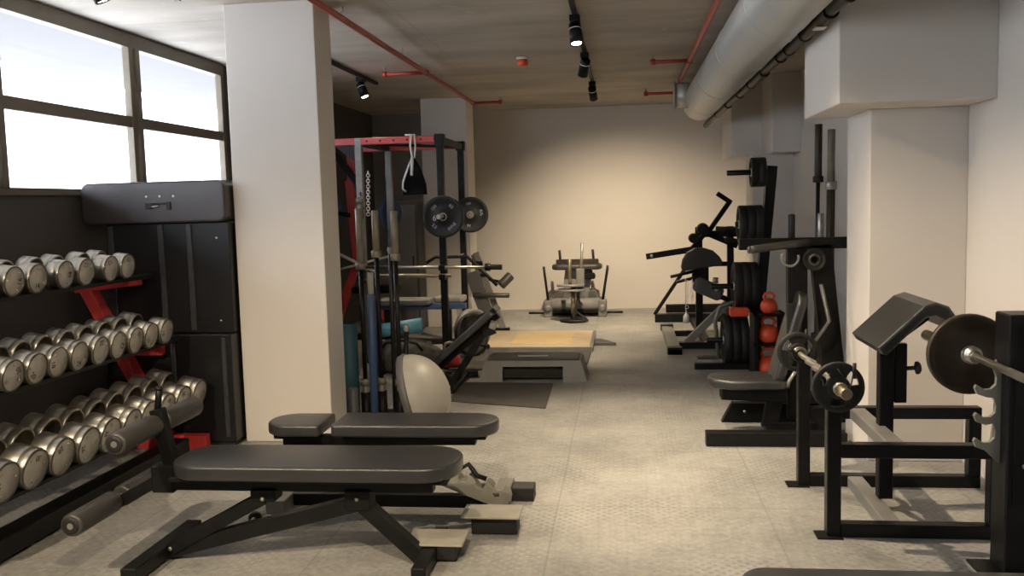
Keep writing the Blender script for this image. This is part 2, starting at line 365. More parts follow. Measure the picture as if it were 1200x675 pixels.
# ------------------------------------------------------------------ ventilation duct, pipes, cables
dx, dz, dr = .845, 2.535, .192
d = thing('ventilation_duct', 'large round silver air duct running along the right of the ceiling', 'air duct', (dx, 4, dz))
MB().lathe((dx, -2.3, dz), (0, 1, 0), [(0, dr), (12.5, dr), (12.62, dr * .97), (12.72, dr * .84), (12.79, dr * .55), (12.81, 0.001)], 40).build('duct_tube', 'duct', d)
for y in (.6, 2.1, 3.6, 5.1, 6.6, 8.1, 9.6): MB().lathe((dx, y, dz), (0, 1, 0), [(-.006, dr), (-.003, dr + .004), (.003, dr + .004), (.006, dr)], 40, caps=False).build('seam_ring', 'duct', d)
MB().lathe((dx - .12, 9.75, dz + .03), (-1, 0, 0), [(0, .13), (.18, .13)], 28).lathe((dx - .30, 9.75, dz + .03), (-1, 0, 0), [(0, .147), (.012, .147)], 28).build('side_spigot', 'duct', d, 'pale flanged stub on the left of the duct end')
c = thing('cable_sleeve', 'dark cable bundle strapped along the right side of the silver air duct', 'cable', (1.02, 4, 2.42))
MB().tube([(1.03, y, 2.40 + .006 * sin(y * 3)) for y in [(-2.3 + .35 * i) for i in range(41)] if y < 11.75], .032, 10).build('cable_bundle', 'darkpipe', c)
for y in (3.9, 4.35, 4.75, 5.4, 5.9, 6.2, 6.9, 7.6, 8.3, 9.2, 10.2): MB().lathe((1.03, y, 2.40), (0, 1, 0), [(0, .04), (.03, .04)], 14).build('strap', 'rubber', c)
MB().box(1.0, 1.06, 4.98, 5.07, 2.362, 2.368, .001).build('cable_tag', 'white', c, 'white tag')
def pipe_run(x, y0, y1, z, branches, label, name='sprinkler_pipe'):
    t = thing(name, label, 'sprinkler pipe', (x, (y0 + y1) / 2, z))
    MB().cyl((x, y0, z), (x, y1, z), .021, 14).build('main_pipe', 'redpipe', t)
    for (y, xe) in branches:
        b = MB().cyl((x, y, z), (xe, y, z), .017, 12).lathe((x, y - .03, z), (0, 1, 0), [(0, .027), (.06, .027)], 14)
        b.lathe((xe, y, z - .024), (0, 0, 1), [(0, .024), (.048, .024)], 12).build('branch_pipe', 'redpipe', t)
        MB().cyl((xe, y, z + .02), (xe, y, z + .05), .008, 8).lathe((xe, y, z + .05), (0, 0, 1), [(0, .012), (.004, .016), (.007, .016)], 10).build('sprinkler_head', 'steel', t)
    for yy in [y0 + .9 + 1.6 * i for i in range(int((y1 - y0) / 1.6))]:
        MB().tube([(x - .026, yy, z), (x - .026, yy, z + .03), (x, yy, z + .05), (x, yy, HC)], .003, 6).build('pipe_hanger', 'steel', t)
pipe_run(-1.765, -1.5, 10.93, 2.70, [(8.28, -2.15), (10.91, -1.44)], 'red sprinkler pipe along the left of the ceiling, passing the white column')
pipe_run(.593, -1.5, 10.72, 2.70, [(8.26, .275), (10.69, .275)], 'red sprinkler pipe running beside the silver air duct')
# fire alarm sounder
t = thing('fire_alarm_sounder', 'small red fire alarm sounder on the concrete ceiling', 'fire alarm', (-.87, 8.18, HC))
MB().lathe((-.87, 8.18, HC - .02), (0, 0, 1), [(0, .052), (.02, .058)], 20).build('base', 'white', t)
MB().lathe((-.87, 8.18, HC - .075), (0, 0, 1), [(0, .034), (.01, .045), (.055, .048)], 20).build('sounder_body', 'orange', t)
# track lights
def track(x, y0, y1, label):
    o = MB().box(x - .017, x + .017, y0, y1, HC - .028, HC, .002).build('light_track', 'black'); tag(o, label, 'light track')
track(-.31, -1.0, 10.6, 'black lighting track down the middle of the ceiling')
track(-2.52, 6.2, 9.35, 'short black lighting track above the left side rack')
track(-2.62, -1.0, 5.3, 'black lighting track above the dumbbells')
def spot(x, y, aim, label, lit=True, power=1.0, size=1.0, cone=100, group='ceiling track spotlights'):
    t = thing('track_spotlight', label, 'spotlight', (x, y, HC - .028), group)
    MB().box(x - .035, x + .035, y - .06, y + .06, HC - .068, HC - .028, .003).build('track_adapter', 'black', t)
    p = Vector((x, y, HC - .115)); MB().cyl((x, y, HC - .068), p, .010, 10).build('stem', 'black', t)
    d_ = Vector(aim).normalized(); c = p + d_ * .035
    lh = MB().lathe(c - d_ * .075, d_, [(0, .034), (.006, .042), (.150, .044), (.150, .038), (.142, .036)], 20).build('lamp_head', 'black', t)
    MB().lathe(c - d_ * .035, d_, [(0, .0435), (.006, .0435)], 20).build('band', 'white', lh, 'white ring')
    MB().lathe(c + d_ * .062, d_, [(0, .034), (.006, .034)], 20).build('lens', 'lens', lh, 'glowing lens')
    l = bpy.data.lights.new('spot_beam', 'SPOT'); l.energy = SPOT_W * power; l.color = SPOT_COL; l.spot_size = radians(cone); l.spot_blend = 1; l.shadow_soft_size = .022
    lo = bpy.data.objects.new('spot_beam', l); COL.objects.link(lo); lo.location = c + d_ * .085 - t.location; lo.rotation_euler = d_.to_track_quat('-Z', 'Y').to_euler(); lo.parent = t
    return t
SPOTS = [
    (-.31, 6.34, (.10, -.30, -1), 'nearest visible black track spotlight in the middle row, its lens glowing', .85, 85),
    (-.31, 7.93, (-.27, .62, -1), 'middle one of the three black spotlights on the centre track', 1.0, 70),
    (-.31, 9.84, (.12, .85, -1), 'farthest black spotlight on the centre track, near the back wall', 1.3, 100),
    (-2.52, 8.78, (.4, -.15, -1), 'black spotlight on the left track above the red power rack', .30, 80),
    (-.31, 4.2, (.55, .15, -1), 'black spotlight on the centre track above the aisle', .85, 90),
    (-.31, .9, (-.42, 1.15, -1), 'black spotlight on the centre track above the near benches', 1.0, 75),
    (-2.62, 4.4, (.35, .25, -1), 'black spotlight on the left track above the dumbbells', .12, 70),
    (-2.62, .9, (.30, 1.10, -1), 'black spotlight on the left track near the photographer', 1.0, 70),
]
for (x, y, aim, lab, pw, cone) in SPOTS: spot(x, y, aim, lab, power=pw, cone=cone)
#__PART2__

# ================================================================== SHARED BUILDERS
def plate_prof(R, t, hub=.026, bumper=False):
    h = t / 2
    if bumper: return [(-h * .7, hub), (-h * .8, hub + .004), (-h * .8, .30 * R), (-h * .5, .34 * R), (-h * .5, .74 * R), (-h, .80 * R), (-h, .975 * R), (-h * .9, R), (h * .9, R), (h, .975 * R), (h, .80 * R), (h * .5, .74 * R), (h * .5, .34 * R), (h * .8, .30 * R), (h * .8, hub + .004), (h * .7, hub)]
    return [(-h * .8, hub), (-h, hub + .004), (-h, .27 * R), (-h * .55, .31 * R), (-h * .55, .80 * R), (-h, .85 * R), (-h, .97 * R), (-h * .7, R), (h * .7, R), (h, .97 * R), (h, .85 * R), (h * .55, .80 * R), (h * .55, .31 * R), (h, .27 * R), (h, hub + .004), (h * .8, hub)]
def plate_mesh(c, axis, R, t, seg=40, hub=.026, bumper=False): return MB().lathe(c, axis, plate_prof(R, t, hub, bumper), seg, caps=False)
def plate(label, c, axis, R, t, m='rubber', group=None, txt=None, name='weight_plate', hubring='rim', bumper=False):
    p = thing(name, label, 'weight plate', c, group)
    plate_mesh(c, axis, R, t, bumper=bumper).build('disc', m, p)
    a = Vector(axis).normalized()
    MB().lathe(Vector(c) - a * (t / 2 + .001), a, [(0, .027), (0, .038), (t + .002, .038), (t + .002, .027)], 20, caps=False).build('hub_ring', hubring, p)
    return p
def pad_M(c, x, y): return M4(c, x, y)
def pad(mb, c, x, y, L, W, T, r, er=.02):
    """upholstered pad: length L along x, width W along y, base at c, thickness T along x cross y"""
    return mb.prism(roundrect(L, W, r, 7), T, M4(c, x, y), er, True, 4)

# ================================================================== DUMBBELL RACK AND DUMBBELLS (left wall)
rk = thing('dumbbell_rack', 'three tier dumbbell rack with red end frame along the dark left wall', 'dumbbell rack', (-3.0, 4.1, 0))
TIERS = [(-2.9, 1.188, .075, 'top', .245, 7), (-2.75, .783, .077, 'middle', .29, 10), (-2.62, .372, .094, 'bottom', .33, 12.5)]
for (xf, z, r, nm, LEN, tdeg) in TIERS:
    TILT = radians(tdeg)
    zz = z - r
    m = MB()
    for xo in (.055, LEN - .055):
        x = xf - xo * cos(TILT) - sin(TILT) * (r + .014); z2 = z + xo * sin(TILT) - cos(TILT) * (r + .014)
        m.beam((x, 2.35, z2), (x, 5.39, z2), .05, .024, (-sin(-TILT), 0, cos(TILT)))
    m.build('shelf_rail', 'black', rk)
for yy, mm in ((5.385, 'red'), (2.5, 'black')):
    ef = MB()
    ef.beam((-3.38, yy, 1.03), (-2.90, yy, .06), .07, .10, (0, 1, 0))
    ef.beam((-3.46, yy, 1.03), (-3.03, yy, 1.075), .06, .055)
    ef.beam((-3.24, yy, .63), (-2.90, yy, .63), .06, .055)
    ef.beam((-3.04, yy, .215), (-2.74, yy, .215), .06, .05)
    ef.beam((-3.30, yy, .046), (-2.64, yy, .046), .07, .09)
    ef.build('end_frame', mm, rk, 'red slanted end frame' if mm == 'red' else None)
MB().box(-2.80, -2.68, 2.4, 5.22, .02, .11, .004).build('base_beam', 'black', rk)

def make_dumbbell(r, num, LEN, hl=.095, name='dumbbell'):
    """origin on the front face centre, front face towards +x"""
    t = thing(name, 'x', 'dumbbell', (0, 0, 0))
    for k, (xa) in enumerate((-(LEN - hl), -.002)):
        fh = MB().lathe((xa, 0, 0), (-1, 0, 0), [(0, r * .86), (-.002 + .0, r * .90), (.0, r * .985), (.004, r), (hl * .30, r), (hl * .33, r * .985), (hl * .36, r), (hl - .004, r), (hl, r * .97), (hl, .02)], 30, caps=False).build('head', 'chrome', t)
    MB().lathe((-LEN + .0, 0, 0), (-1, 0, 0), [(0, r * .97), (.001, 0.001)], 26, caps=False).build('end_disc', 'chromeface', t)
    MB().lathe((-.0045, 0, 0), (1, 0, 0), [(0, r * .90), (.003, r * .88), (.003, .001)], 30, caps=False).build('face_disc', 'chromeface', fh)
    MB().lathe((-.003, 0, 0), (1, 0, 0), [(0, r * .99), (.005, r * .975), (.005, r * .90), (.001, r * .885)], 30, caps=False).build('face_rim', 'rim', fh, 'dull rim around the face')
    MB().lathe((-LEN + hl - .002, 0, 0), (1, 0, 0), [(0, .015), (.03, .016), (.065, .019), (.10, .016), (LEN - 2 * hl, .015)], 14).build('handle', 'steel', t)
    a0 = random.uniform(0, 360)
    for k in range(3):
        a = radians(a0 + 120 * k + 20); bolt((bm_ := MB()), (-.0015, .66 * r * cos(a), .66 * r * sin(a)), (1, 0, 0), .0065, .006); bm_.build('face_bolt', 'chrome', fh)
    a = radians(a0 - 40); cx, cz = .52 * r * cos(a), .52 * r * sin(a)
    text('number', num, .038, (-.0012, cx, cz), (0, -sin(a), cos(a)), (0, -cos(a), -sin(a)), 'ink', fh)
    return t
top_y = [(4.035, 0), (4.20, 0), (4.44, 0), (4.62, 0), (4.86, 0), (5.05, 0)]
ordin = ['first', 'second', 'third', 'fourth', 'fifth', 'sixth', 'seventh', 'eighth', 'ninth', 'tenth', 'eleventh', 'twelfth', 'thirteenth']
nums = {'top': ['10', '12', '12', '14', '14', '16'], 'middle': ['18', '20', '20', '22', '22', '24'], 'bottom': ['26', '28', '30', '32', '34', '36']}
def row(tier, ys):
    xf, z, r, nm, LEN, tdeg = tier; TILT = radians(tdeg)
    ys = sorted(ys, reverse=True)
    protos = [make_dumbbell(r, n, LEN, {'top': .075, 'middle': .095, 'bottom': .122}[nm]) for n in nums[nm]]
    for i, y in enumerate(ys):
        src = protos[i] if i < len(protos) else None
        lab = 'chrome dumbbell on the %s shelf, %s from the far right end of the row' % (nm, ordin[i])
        if i == 0: lab = 'chrome dumbbell at the far right end of the %s shelf' % nm
        if src is None: o = dup(protos[i % len(protos)])
        else: o = src
        o['label'] = lab; o['group'] = 'chrome dumbbells on the %s shelf' % nm
        o.location = (xf + random.uniform(-.008, .008), y, z); o.rotation_euler = (random.uniform(0, 6.28) if False else random.uniform(-.5, .5) + (i % 3) * 2.1, TILT, random.uniform(-.006, .006))
row(TIERS[0], [3.60, 3.83] + [y for y, _ in top_y])
row(TIERS[1], [3.41, 3.58] + [3.752 + .1755 * i for i in range(9)])
row(TIERS[2], [3.32] + [3.49 + .1985 * i for i in range(10)])

# ================================================================== BLACK CASE AND CABINETS beyond the rack
cs = thing('storage_case', 'long black padded case with three studs lying on top of the tall cabinet', 'case', (-2.95, 5.62, 1.432))
MB().prism(roundrect(.96, .262, .05, 5), .34, M4((-2.955, 5.80, 1.563), (1, 0, 0), (0, 0, 1)), .012, False).build('case_body', 'case', cs)
for x in (-2.99, -2.90, -2.81): MB().lathe((x, 5.462, 1.60), (0, -1, 0), [(0, .009), (.004, .009), (.008, .005)], 10).build('stud', 'chrome', cs, 'bright metal stud')
MB().box(-3.0, -2.955, 5.452, 5.462, 1.522, 1.56, .002).box(-2.86, -2.83, 5.452, 5.462, 1.515, 1.565, .002).box(-2.955, -2.86, 5.449, 5.456, 1.548, 1.560, .002).build('handle', 'rubber', cs)
MB().cyl((-2.955, 5.449, 1.535), (-2.905, 5.449, 1.540), .004, 8).build('handle_clip', 'chrome', cs)
cb = thing('tall_cabinet', 'tall black cabinet with vertical edging under the long case, beside the white column', 'cabinet', (-2.95, 5.8, .72))
cbb = MB().box(-3.30, -2.475, 5.50, 5.97, .722, 1.430, .006).build('cabinet_body', 'cabinet', cb)
for x in (-3.27, -2.93, -2.74): MB().box(x - .018, x + .018, 5.488, 5.502, .74, 1.42, .004).build('edging_strip', 'cabtrim', cb, 'scuffed grey edging strip')
for z in (.80, 1.33): bolt((lk := MB()), (-2.56, 5.502, z), (0, -1, 0), .008, .006); lk.build('lock', 'chrome', cbb)
lb = thing('low_cabinet', 'low black cabinet on the floor under the taller one', 'cabinet', (-2.95, 5.75, 0))
MB().box(-3.32, -2.475, 5.44, 5.97, .03, .720, .006).build('cabinet_body', 'cabinet', lb)
MB().box(-3.30, -2.49, 5.47, 5.95, 0, .03, .002).build('plinth', 'rubber', lb)
for x in (-2.88, -2.54): MB().box(x, x + .03, 5.432, 5.442, .06, .70, .004).build('edging_strip', 'cabtrim', lb)

# ================================================================== FRONT BENCH (decline bench with leg rollers)
b = thing('adjustable_bench', 'nearest long black flat bench with foam leg rollers at its left end', 'weight bench', (-1.3, 3.63, 0))
yc = 3.63
pm = MB(); pad(pm, (-1.295, yc, .398), (1, 0, 0), (0, 1, 0), 1.225, .36, .062, .15, .012); pm.build('bench_pad', 'vinyl', b)
MB().box(-1.90, -.72, yc - .13, yc + .13, .378, .399, .004).build('pad_base', 'vinylside', b)
fr = MB().beam((-2.0, yc, .345), (-.80, yc, .345), .06, .065, (0, 0, 1))
fr.box(-1.585, -1.475, yc - .045, yc + .045, .27, .325, .006).box(-1.175, -1.065, yc - .045, yc + .045, .24, .325, .006).build('main_tube', 'black', b)
for s in (-1, 1):
    MB().beam((-1.53, yc + s * .035, .285), (-1.96, yc + s * .035, .055), .012, .055, (0, 0, 1)).build('adjusting_link', 'black', b)
MB().beam((-1.12, yc, .262), (-1.99, yc, .036), .062, .062, (0, 0, 1)).build('leg', 'black2', b)
MB().beam((-1.14, yc, .285), (-.865, yc, .03), .062, .062, (0, 0, 1)).build('leg', 'black2', b)
lg = MB().box(-2.04, -1.97, yc - .30, yc + .28, .012, .072, .004); lg.build('foot_bar', 'black2', b)
lg = MB().box(-.86, -.80, yc - .22, yc + .26, .012, .068, .004); lg.build('foot_bar', 'black2', b)
MB().box(-.94, -.69, yc + .0, yc + .19, .072, .082, .003).build('foot_plate', 'footplate', b, 'worn beige foot plate')
MB().box(-.86, -.72, yc + .01, yc + .17, .012, .07, .003).build('foot_block', 'rubber', b)
for (x, z) in ((-1.53, .285), (-1.12, .29), (-1.955, .06)):
    bolt((bo := MB()), (x, yc - .045, z), (0, -1, 0), .010, .010); bo.build('pivot_bolt', 'chrome', b)
# leg roller bracket
MB().beam((-1.93, yc, .335), (-2.0, yc, .66), .05, .055, (1, 0, 0)).beam((-1.99, yc, .36), (-2.245, yc, .225), .05, .05, (0, 0, 1)).box(-2.03, -1.93, yc - .035, yc + .035, .30, .42, .006).build('roller_bracket', 'black', b)
MB().cyl((-2.0, yc, .65), (-1.985, yc, .745), .014, 12, .003).lathe((-1.985, yc, .742), (0, 0, 1), [(0, .016), (.012, .016), (.016, .010)], 12).build('pull_pin', 'black2', b)
for (x, z, y0, y1, r) in ((-2.0, .597, 3.29, 3.97, .046), (-2.21, .262, 3.29, 3.97, .048)):
    for (a, c_) in ((y0, yc - .032), (yc + .032, y1)):
        fo = MB().lathe((x, a, z), (0, 1, 0), [(0, r * .5), (0, r - .01), (.004, r - .003), (.012, r), (c_ - a - .012, r), (c_ - a - .003, r - .003), (c_ - a, r - .012)], 28).build('foam_roller', 'foam', b)
        if a == y0: MB().lathe((x, y0 + .001, z), (0, -1, 0), [(0, r * .72), (.004, r * .72), (.006, r * .5)], 20).build('end_cap', 'rubber', fo)
    MB().cyl((x, y0 - .006, z), (x, y1 + .006, z), .013, 12).build('roller_axle', 'steel', b)


# ================================================================== SECOND BENCH (seat and back pad, zinc ladder)
b = thing('incline_bench', 'black bench with separate seat and back pads behind the nearest bench', 'weight bench', (-1.15, 4.24, 0))
yc = 4.24
def half_round(L, W, r, s, n=8):
    """outline rounded at one end (towards s*x), small corners at the other"""
    o = []
    for (cx, cy, a0, rr) in ((1, 1, 0, r), (-1, 1, 90, .02), (-1, -1, 180, .02), (1, -1, 270, r)):
        for k in range(n + 1):
            a = radians(a0 + 90 * k / n); o.append((cx * (L / 2 - rr) + rr * cos(a), cy * (W / 2 - rr) + rr * sin(a)))
    return o if s > 0 else [(-x, -y) for x, y in o]
MB().prism(half_round(.79, .27, .125, 1), .060, M4((-1.005, yc, .413), (1, 0, 0), (0, 1, 0)), .012, True, 4).build('back_pad', 'vinyl', b)
MB().prism(half_round(.29, .27, .125, -1), .056, M4((-1.60, yc, .413), (1, 0, 0), (0, 1, 0)), .012, True, 4).build('seat_pad', 'vinyl', b)
for x0, x1 in ((-1.36, -.66), (-1.70, -1.52)): MB().box(x0, x1, yc - .09, yc + .09, .392, .416, .004).build('pad_base', 'vinylside', b)
MB().beam((-1.68, yc, .365), (-.72, yc, .375), .05, .05, (0, 0, 1)).box(-1.64, -1.56, yc - .03, yc + .03, .31, .36, .004).build('main_tube', 'black', b)
MB().beam((-1.50, yc, .345), (-1.30, yc, .09), .05, .06, (1, 0, 0)).build('leg', 'black2', b)
MB().beam((-1.66, yc, .07), (-.62, yc, .07), .05, .06, (0, 0, 1)).build('base_tube', 'black2', b)
MB().box(-1.735, -1.64, 4.09, 4.72, .035, .105, .004).build('front_foot_bar', 'greyframe', b, 'grey front crossbar')
for yy in (4.06, 4.75):
    MB().lathe((-1.775, yy - .016, .030), (0, 1, 0), [(0, .022), (.004, .03), (.028, .03), (.032, .022)], 18).build('transport_wheel', 'rubber', b)
MB().cyl((-1.775, 4.03, .03), (-1.775, 4.09, .03), .009, 10).beam((-1.775, 4.085, .03), (-1.70, 4.12, .06), .03, .02).build('wheel_axle', 'chrome', b)
MB().box(-.665, -.585, 4.0, 4.60, .02, .075, .004).build('rear_foot_bar', 'greyframe', b)
MB().box(-.584, -.47, 4.44, 4.55, .0, .070, .004).build('foot_block', 'rubber', b)
MB().box(-.71, -.50, 3.97, 4.08, .004, .082, .004).build('foot_block', 'rubber', b)
MB().box(-.755, -.485, 3.935, 4.115, .085, .095, .003).build('foot_plate', 'footplate', b, 'pale rubber covered foot plate')
# ladder bracket with hooked notches
for s in (-1, 1):
    pts = [(-.98, .24), (-.955, .185), (-.60, .045), (-.565, .05), (-.56, .09)]
    top = []
    base = Vector((-.575, 0, .115)); end = Vector((-.90, 0, .262)); nn = 4
    for k in range(nn):
        a = base.lerp(end, k / nn); bb = base.lerp(end, (k + 1) / nn); d_ = bb - a; nrm = Vector((d_.z, 0, -d_.x)).normalized()
        if nrm.z < 0: nrm = -nrm
        top += [a + nrm * .012, a + d_ * .25 + nrm * .012, a + d_ * .30 - nrm * .022, a + d_ * .55 - nrm * .034, a + d_ * .75 - nrm * .022, a + d_ * .78 - nrm * .002]
    pts += [(p.x, p.z) for p in top] + [(-.93, .262), (-.98, .262)]
    MB().prism(pts, .006, M4((0, yc + s * .05 + .003, 0), (1, 0, 0), (0, 0, 1)), 0).build('ladder_plate', 'zinc', b, 'grey notched ladder plate')
MB().tube([(-.84, yc - .04, .30), (-.80, yc - .04, .235), (-.755, yc - .04, .262), (-.715, yc - .04, .205), (-.67, yc - .04, .19)], .012, 10).build('support_strut', 'black', b)
for (x, z) in ((-.945, .245), (-.63, .065)): MB().cyl((x, yc - .065, z), (x, yc + .065, z), .009, 10).build('pivot_bolt', 'chrome', b)

# ================================================================== BARBELLS AND BARS standing behind the column
hd = thing('bar_holder', 'black floor stand holding the upright bars behind the near white column', 'bar holder', (-1.72, 6.2, 0))
hm = MB().box(-1.862, -1.48, 6.03, 6.37, 0, .03, .004)
hm.build('base_plate', 'black', hd)
UP = [(-1.825, 6.16, .27, 1.09, 1.49, 'sleeve'), (-1.72, 6.2, .27, 1.17, 1.475, 'sleeve'), (-1.585, 6.2, .26, 1.145, 1.465, 'sleeve')]
for (x, y, *_r) in UP:
    MB().lathe((x, y, .03), (0, 0, 1), [(0, .036), (.17, .036), (.17, .028), (.01, .028)], 16, caps=False).build('socket', 'black', hd)
bl = ['leftmost of the three short barbells standing upright behind the white column', 'middle of the three short barbells standing upright behind the white column', 'rightmost of the three short barbells standing upright, nearest the rack plates']
for (x, y, zl, zu, zt, m), lab in zip(UP, bl):
    t = thing('short_barbell', lab, 'barbell', (x, y, .03), 'upright short barbells')
    MB().cyl((x, y, zl), (x, y, zu), .0165, 14).build('shaft', 'black2', t)
    for (a, c_) in ((.035, zl), (zu, zt)): MB().cyl((x, y, a), (x, y, c_), .0245, 18, .004).build('sleeve', m, t)
    for zc in (zl, zu): MB().lathe((x, y, zc - .025), (0, 0, 1), [(0, .030), (.004, .036), (.046, .036), (.05, .030)], 20).build('collar', m, t)
# blue weighted bar
t = thing('padded_bar', 'slim blue foam covered exercise bar standing between the upright barbells', 'exercise bar', (-1.74, 6.08, .03))
MB().cyl((-1.745, 6.08, .035), (-1.735, 6.08, .90), .028, 18, .006).build('foam_cover', 'blue', t)
MB().cyl((-1.735, 6.08, .90), (-1.734, 6.08, 1.05), .021, 14, .004).build('bar_end', 'greyplastic', t)
t = thing('padded_bar', 'shorter blue exercise bar standing behind the slim blue bar', 'exercise bar', (-1.775, 6.30, .03))
MB().cyl((-1.80, 6.34, .035), (-1.80, 6.34, .82), .024, 16, .005).build('foam_cover', 'blue', t)
MB().cyl((-1.80, 6.34, .82), (-1.80, 6.34, .84), .02, 14, .004).build('bar_end', 'black2', t)
for i, (x, y, x2, y2, zt, lab) in enumerate(((-1.66, 6.33, -1.655, 6.33, 1.16, 'plain black bar standing upright between the second and third short barbells'),
        (-1.535, 6.10, -1.525, 6.2, .62, 'short black bar leaning at the right of the bar holder'))):
    t = thing('iron_bar', lab, 'exercise bar', (x, y, .03))
    MB().cyl((x, y, .035), (x2, y2, zt), .017, 14, .003).build('shaft', 'black2', t)
    MB().cyl((x2, y2, zt), (x2, y2, zt + .05), .020, 14, .004).build('end_cap', 'greyplastic', t)
t = thing('yoga_mat_roll', 'rolled teal exercise mat standing on end next to the white column', 'exercise mat', (-1.925, 6.12, 0))
sp_ = MB(); pts = []
for k in range(91):
    a = 2 * pi * 4.5 * k / 90; r = .012 + .048 * k / 90; pts.append((r * cos(a), r * sin(a)))
outer = pts + [((r_ := math.hypot(*p)) and (p[0] * (1 - .008 / r_), p[1] * (1 - .008 / r_))) for p in reversed(pts)]
sp_.prism(outer[::-1] if False else outer, .68, Matrix.Translation((-1.925, 6.13, .002)), 0)
sp_.lathe((-1.925, 6.13, .002), (0, 0, 1), [(0, .060), (.001, .062), (.678, .062), (.68, .058)], 28, caps=False)
sp_.build('mat_roll', 'teal', t)
t = thing('foam_roller', 'dark short foam cylinder standing at the foot of the white column', 'foam roller', (-1.86, 5.98, 0))
MB().lathe((-1.865, 5.985, 0), (0, 0, 1), [(0, .036), (.26, .036), (.264, .030), (.264, .018), (.10, .018)], 20, caps=False).build('roller_body', 'darkgrey', t)

# ================================================================== BALANCE DOME standing on edge
t = thing('balance_dome', 'grey rubber half ball balance trainer propped on its edge behind the benches', 'balance trainer', (-1.33, 5.6, 0))
ax = Vector((1, .10, .25)).normalized(); c0 = Vector((-1.345, 5.62, .285))
R_ = .27
prof = [(0, R_)] + [(.23 * sin(radians(a)), R_ * cos(radians(a))) for a in range(6, 90, 6)] + [(.23, .001)]
MB().lathe(c0, ax, prof, 48, caps=False).build('dome', 'bosu', t)
MB().lathe(c0 - ax * .045, ax, [(0, .001), (0, R_ - .02), (.006, R_ + .002), (.040, R_ + .012), (.05, R_ + .008), (.052, R_ - .01)], 48, caps=False).build('base_platform', 'darkgrey', t, 'dark flat base')
MB().lathe(c0 + ax * .231, ax, [(0, .010), (.003, .008)], 12).build('valve_plug', 'white', t)
#__PART3__

# ================================================================== POWER RACK AND SURROUNDINGS
PX = (-2.49, -1.705); PY = (8.5, 9.6); PH = 2.15
b = thing('power_rack', 'tall power rack with black posts and red top beams behind the near white column', 'power rack', (-2.1, 9.05, 0))
for x in PX:
    for y in PY:
        pm = MB().box(x - .032, x + .032, y - .032, y + .032, .0, PH, .004)
        for k in range(24):
            z = .3 + .075 * k
            pm.lathe((x, y - .0325, z), (0, -1, 0), [(0, .010), (.001, .012), (.002, .010)], 8, caps=False)
        pm.build('post', 'greyframe' if x < -2 else 'black', b, 'greyer left hand post' if x < -2 else None)
for y in PY:
    MB().box(-2.80, PX[1] - .034, y - .03, y + .03, PH - .065, PH - .002, .004).build('top_beam', 'red', b, 'red top beam')
    MB().box(PX[1] - .045, PX[1] + .045, y - .045, y + .045, PH - .085, PH + .012, .003).build('corner_bracket', 'black', b)
for x in (PX[1], PX[0]):
    MB().box(x - .028, x + .028, PY[0] + .045, PY[1] - .045, PH - .07, PH - .012, .003).build('side_beam', 'black', b)
    MB().box(x - .028, x + .028, PY[0] + .033, PY[1] - .033, .0, .06, .003).build('floor_beam', 'black', b)
MB().box(PX[0] + .033, PX[1] - .033, 9.57, 9.63, .0, .06, .003).build('cross_tube', 'black', b)
gm = MB().prism([(-2.72, 2.08), (-2.52, 2.08), (-2.52, 1.93)], .012, M4((0, 8.49, 0), (1, 0, 0), (0, 0, 1)), 0); gm.build('gusset', 'black', b)
MB().cyl((-2.45, 8.53, 2.10), (-1.74, 9.57, 2.10), .016, 12).build('chin_up_bar', 'black2', b)
for z, m in ((.92, 'chrome'), (.845, 'brass')):
    y = 8.52 if m == 'chrome' else 8.42
for k in range(6): bolt((bo := MB()), (-2.4 + .13 * k, 8.469, PH - .033), (0, -1, 0), .010, .006); bo.build('beam_bolt', 'black', b)
for x in PX:
    for z in (.885, .798): MB().box(x - .03, x + .03, 8.385, 8.467, z, z + .022, .003).box(x - .03, x + .03, 8.385, 8.395, z + .022, z + .05, .002).build('safety_hook', 'black', b)
# storage pegs for the plates
for (y, z) in ((8.5, 1.39), (9.6, 1.385)): MB().cyl((-1.672 if False else -1.705, y - .03, z), (-1.705, y - .17, z), .024, 14, .003).build('plate_peg', 'steel', b)
def rack_plate(lab, c, R, words, logo):
    p = plate(lab, c, (0, -1, 0), R, .05, 'rubber', None, hubring='steel')
    f = c[1] - .0255
    for (wd, ang, sz) in words:
        a = radians(ang); rr = R * .62
        text('lettering', wd, sz, (c[0] + rr * cos(a), f + .0125, c[2] + rr * sin(a)), (sin(a), 0, -cos(a)) if sin(a) > 0 else (-sin(a), 0, cos(a)), (cos(a), 0, sin(a)) if sin(a) > 0 else (-cos(a), 0, -sin(a)), 'greytext', p)
    if logo: text('logo', logo, .075, (c[0] - R * .42, f + .0125, c[2] - .012), (1, 0, 0), (0, 0, 1), 'greytext', p)
    return p
rack_plate('black rubber weight plate with grey lettering on the front post of the power rack', (-1.675, 8.405, 1.388), .197, [('150', 135, .042), ('RE', 50, .042), ('INNE', -48, .040), ('2.5', -135, .042)], '6')
rack_plate('smaller black weight plate with grey lettering on the rear post of the power rack', (-1.60, 9.50, 1.388), .188, [('100', 100, .036), ('KG', 10, .044), ('RE', -100, .036)], '')
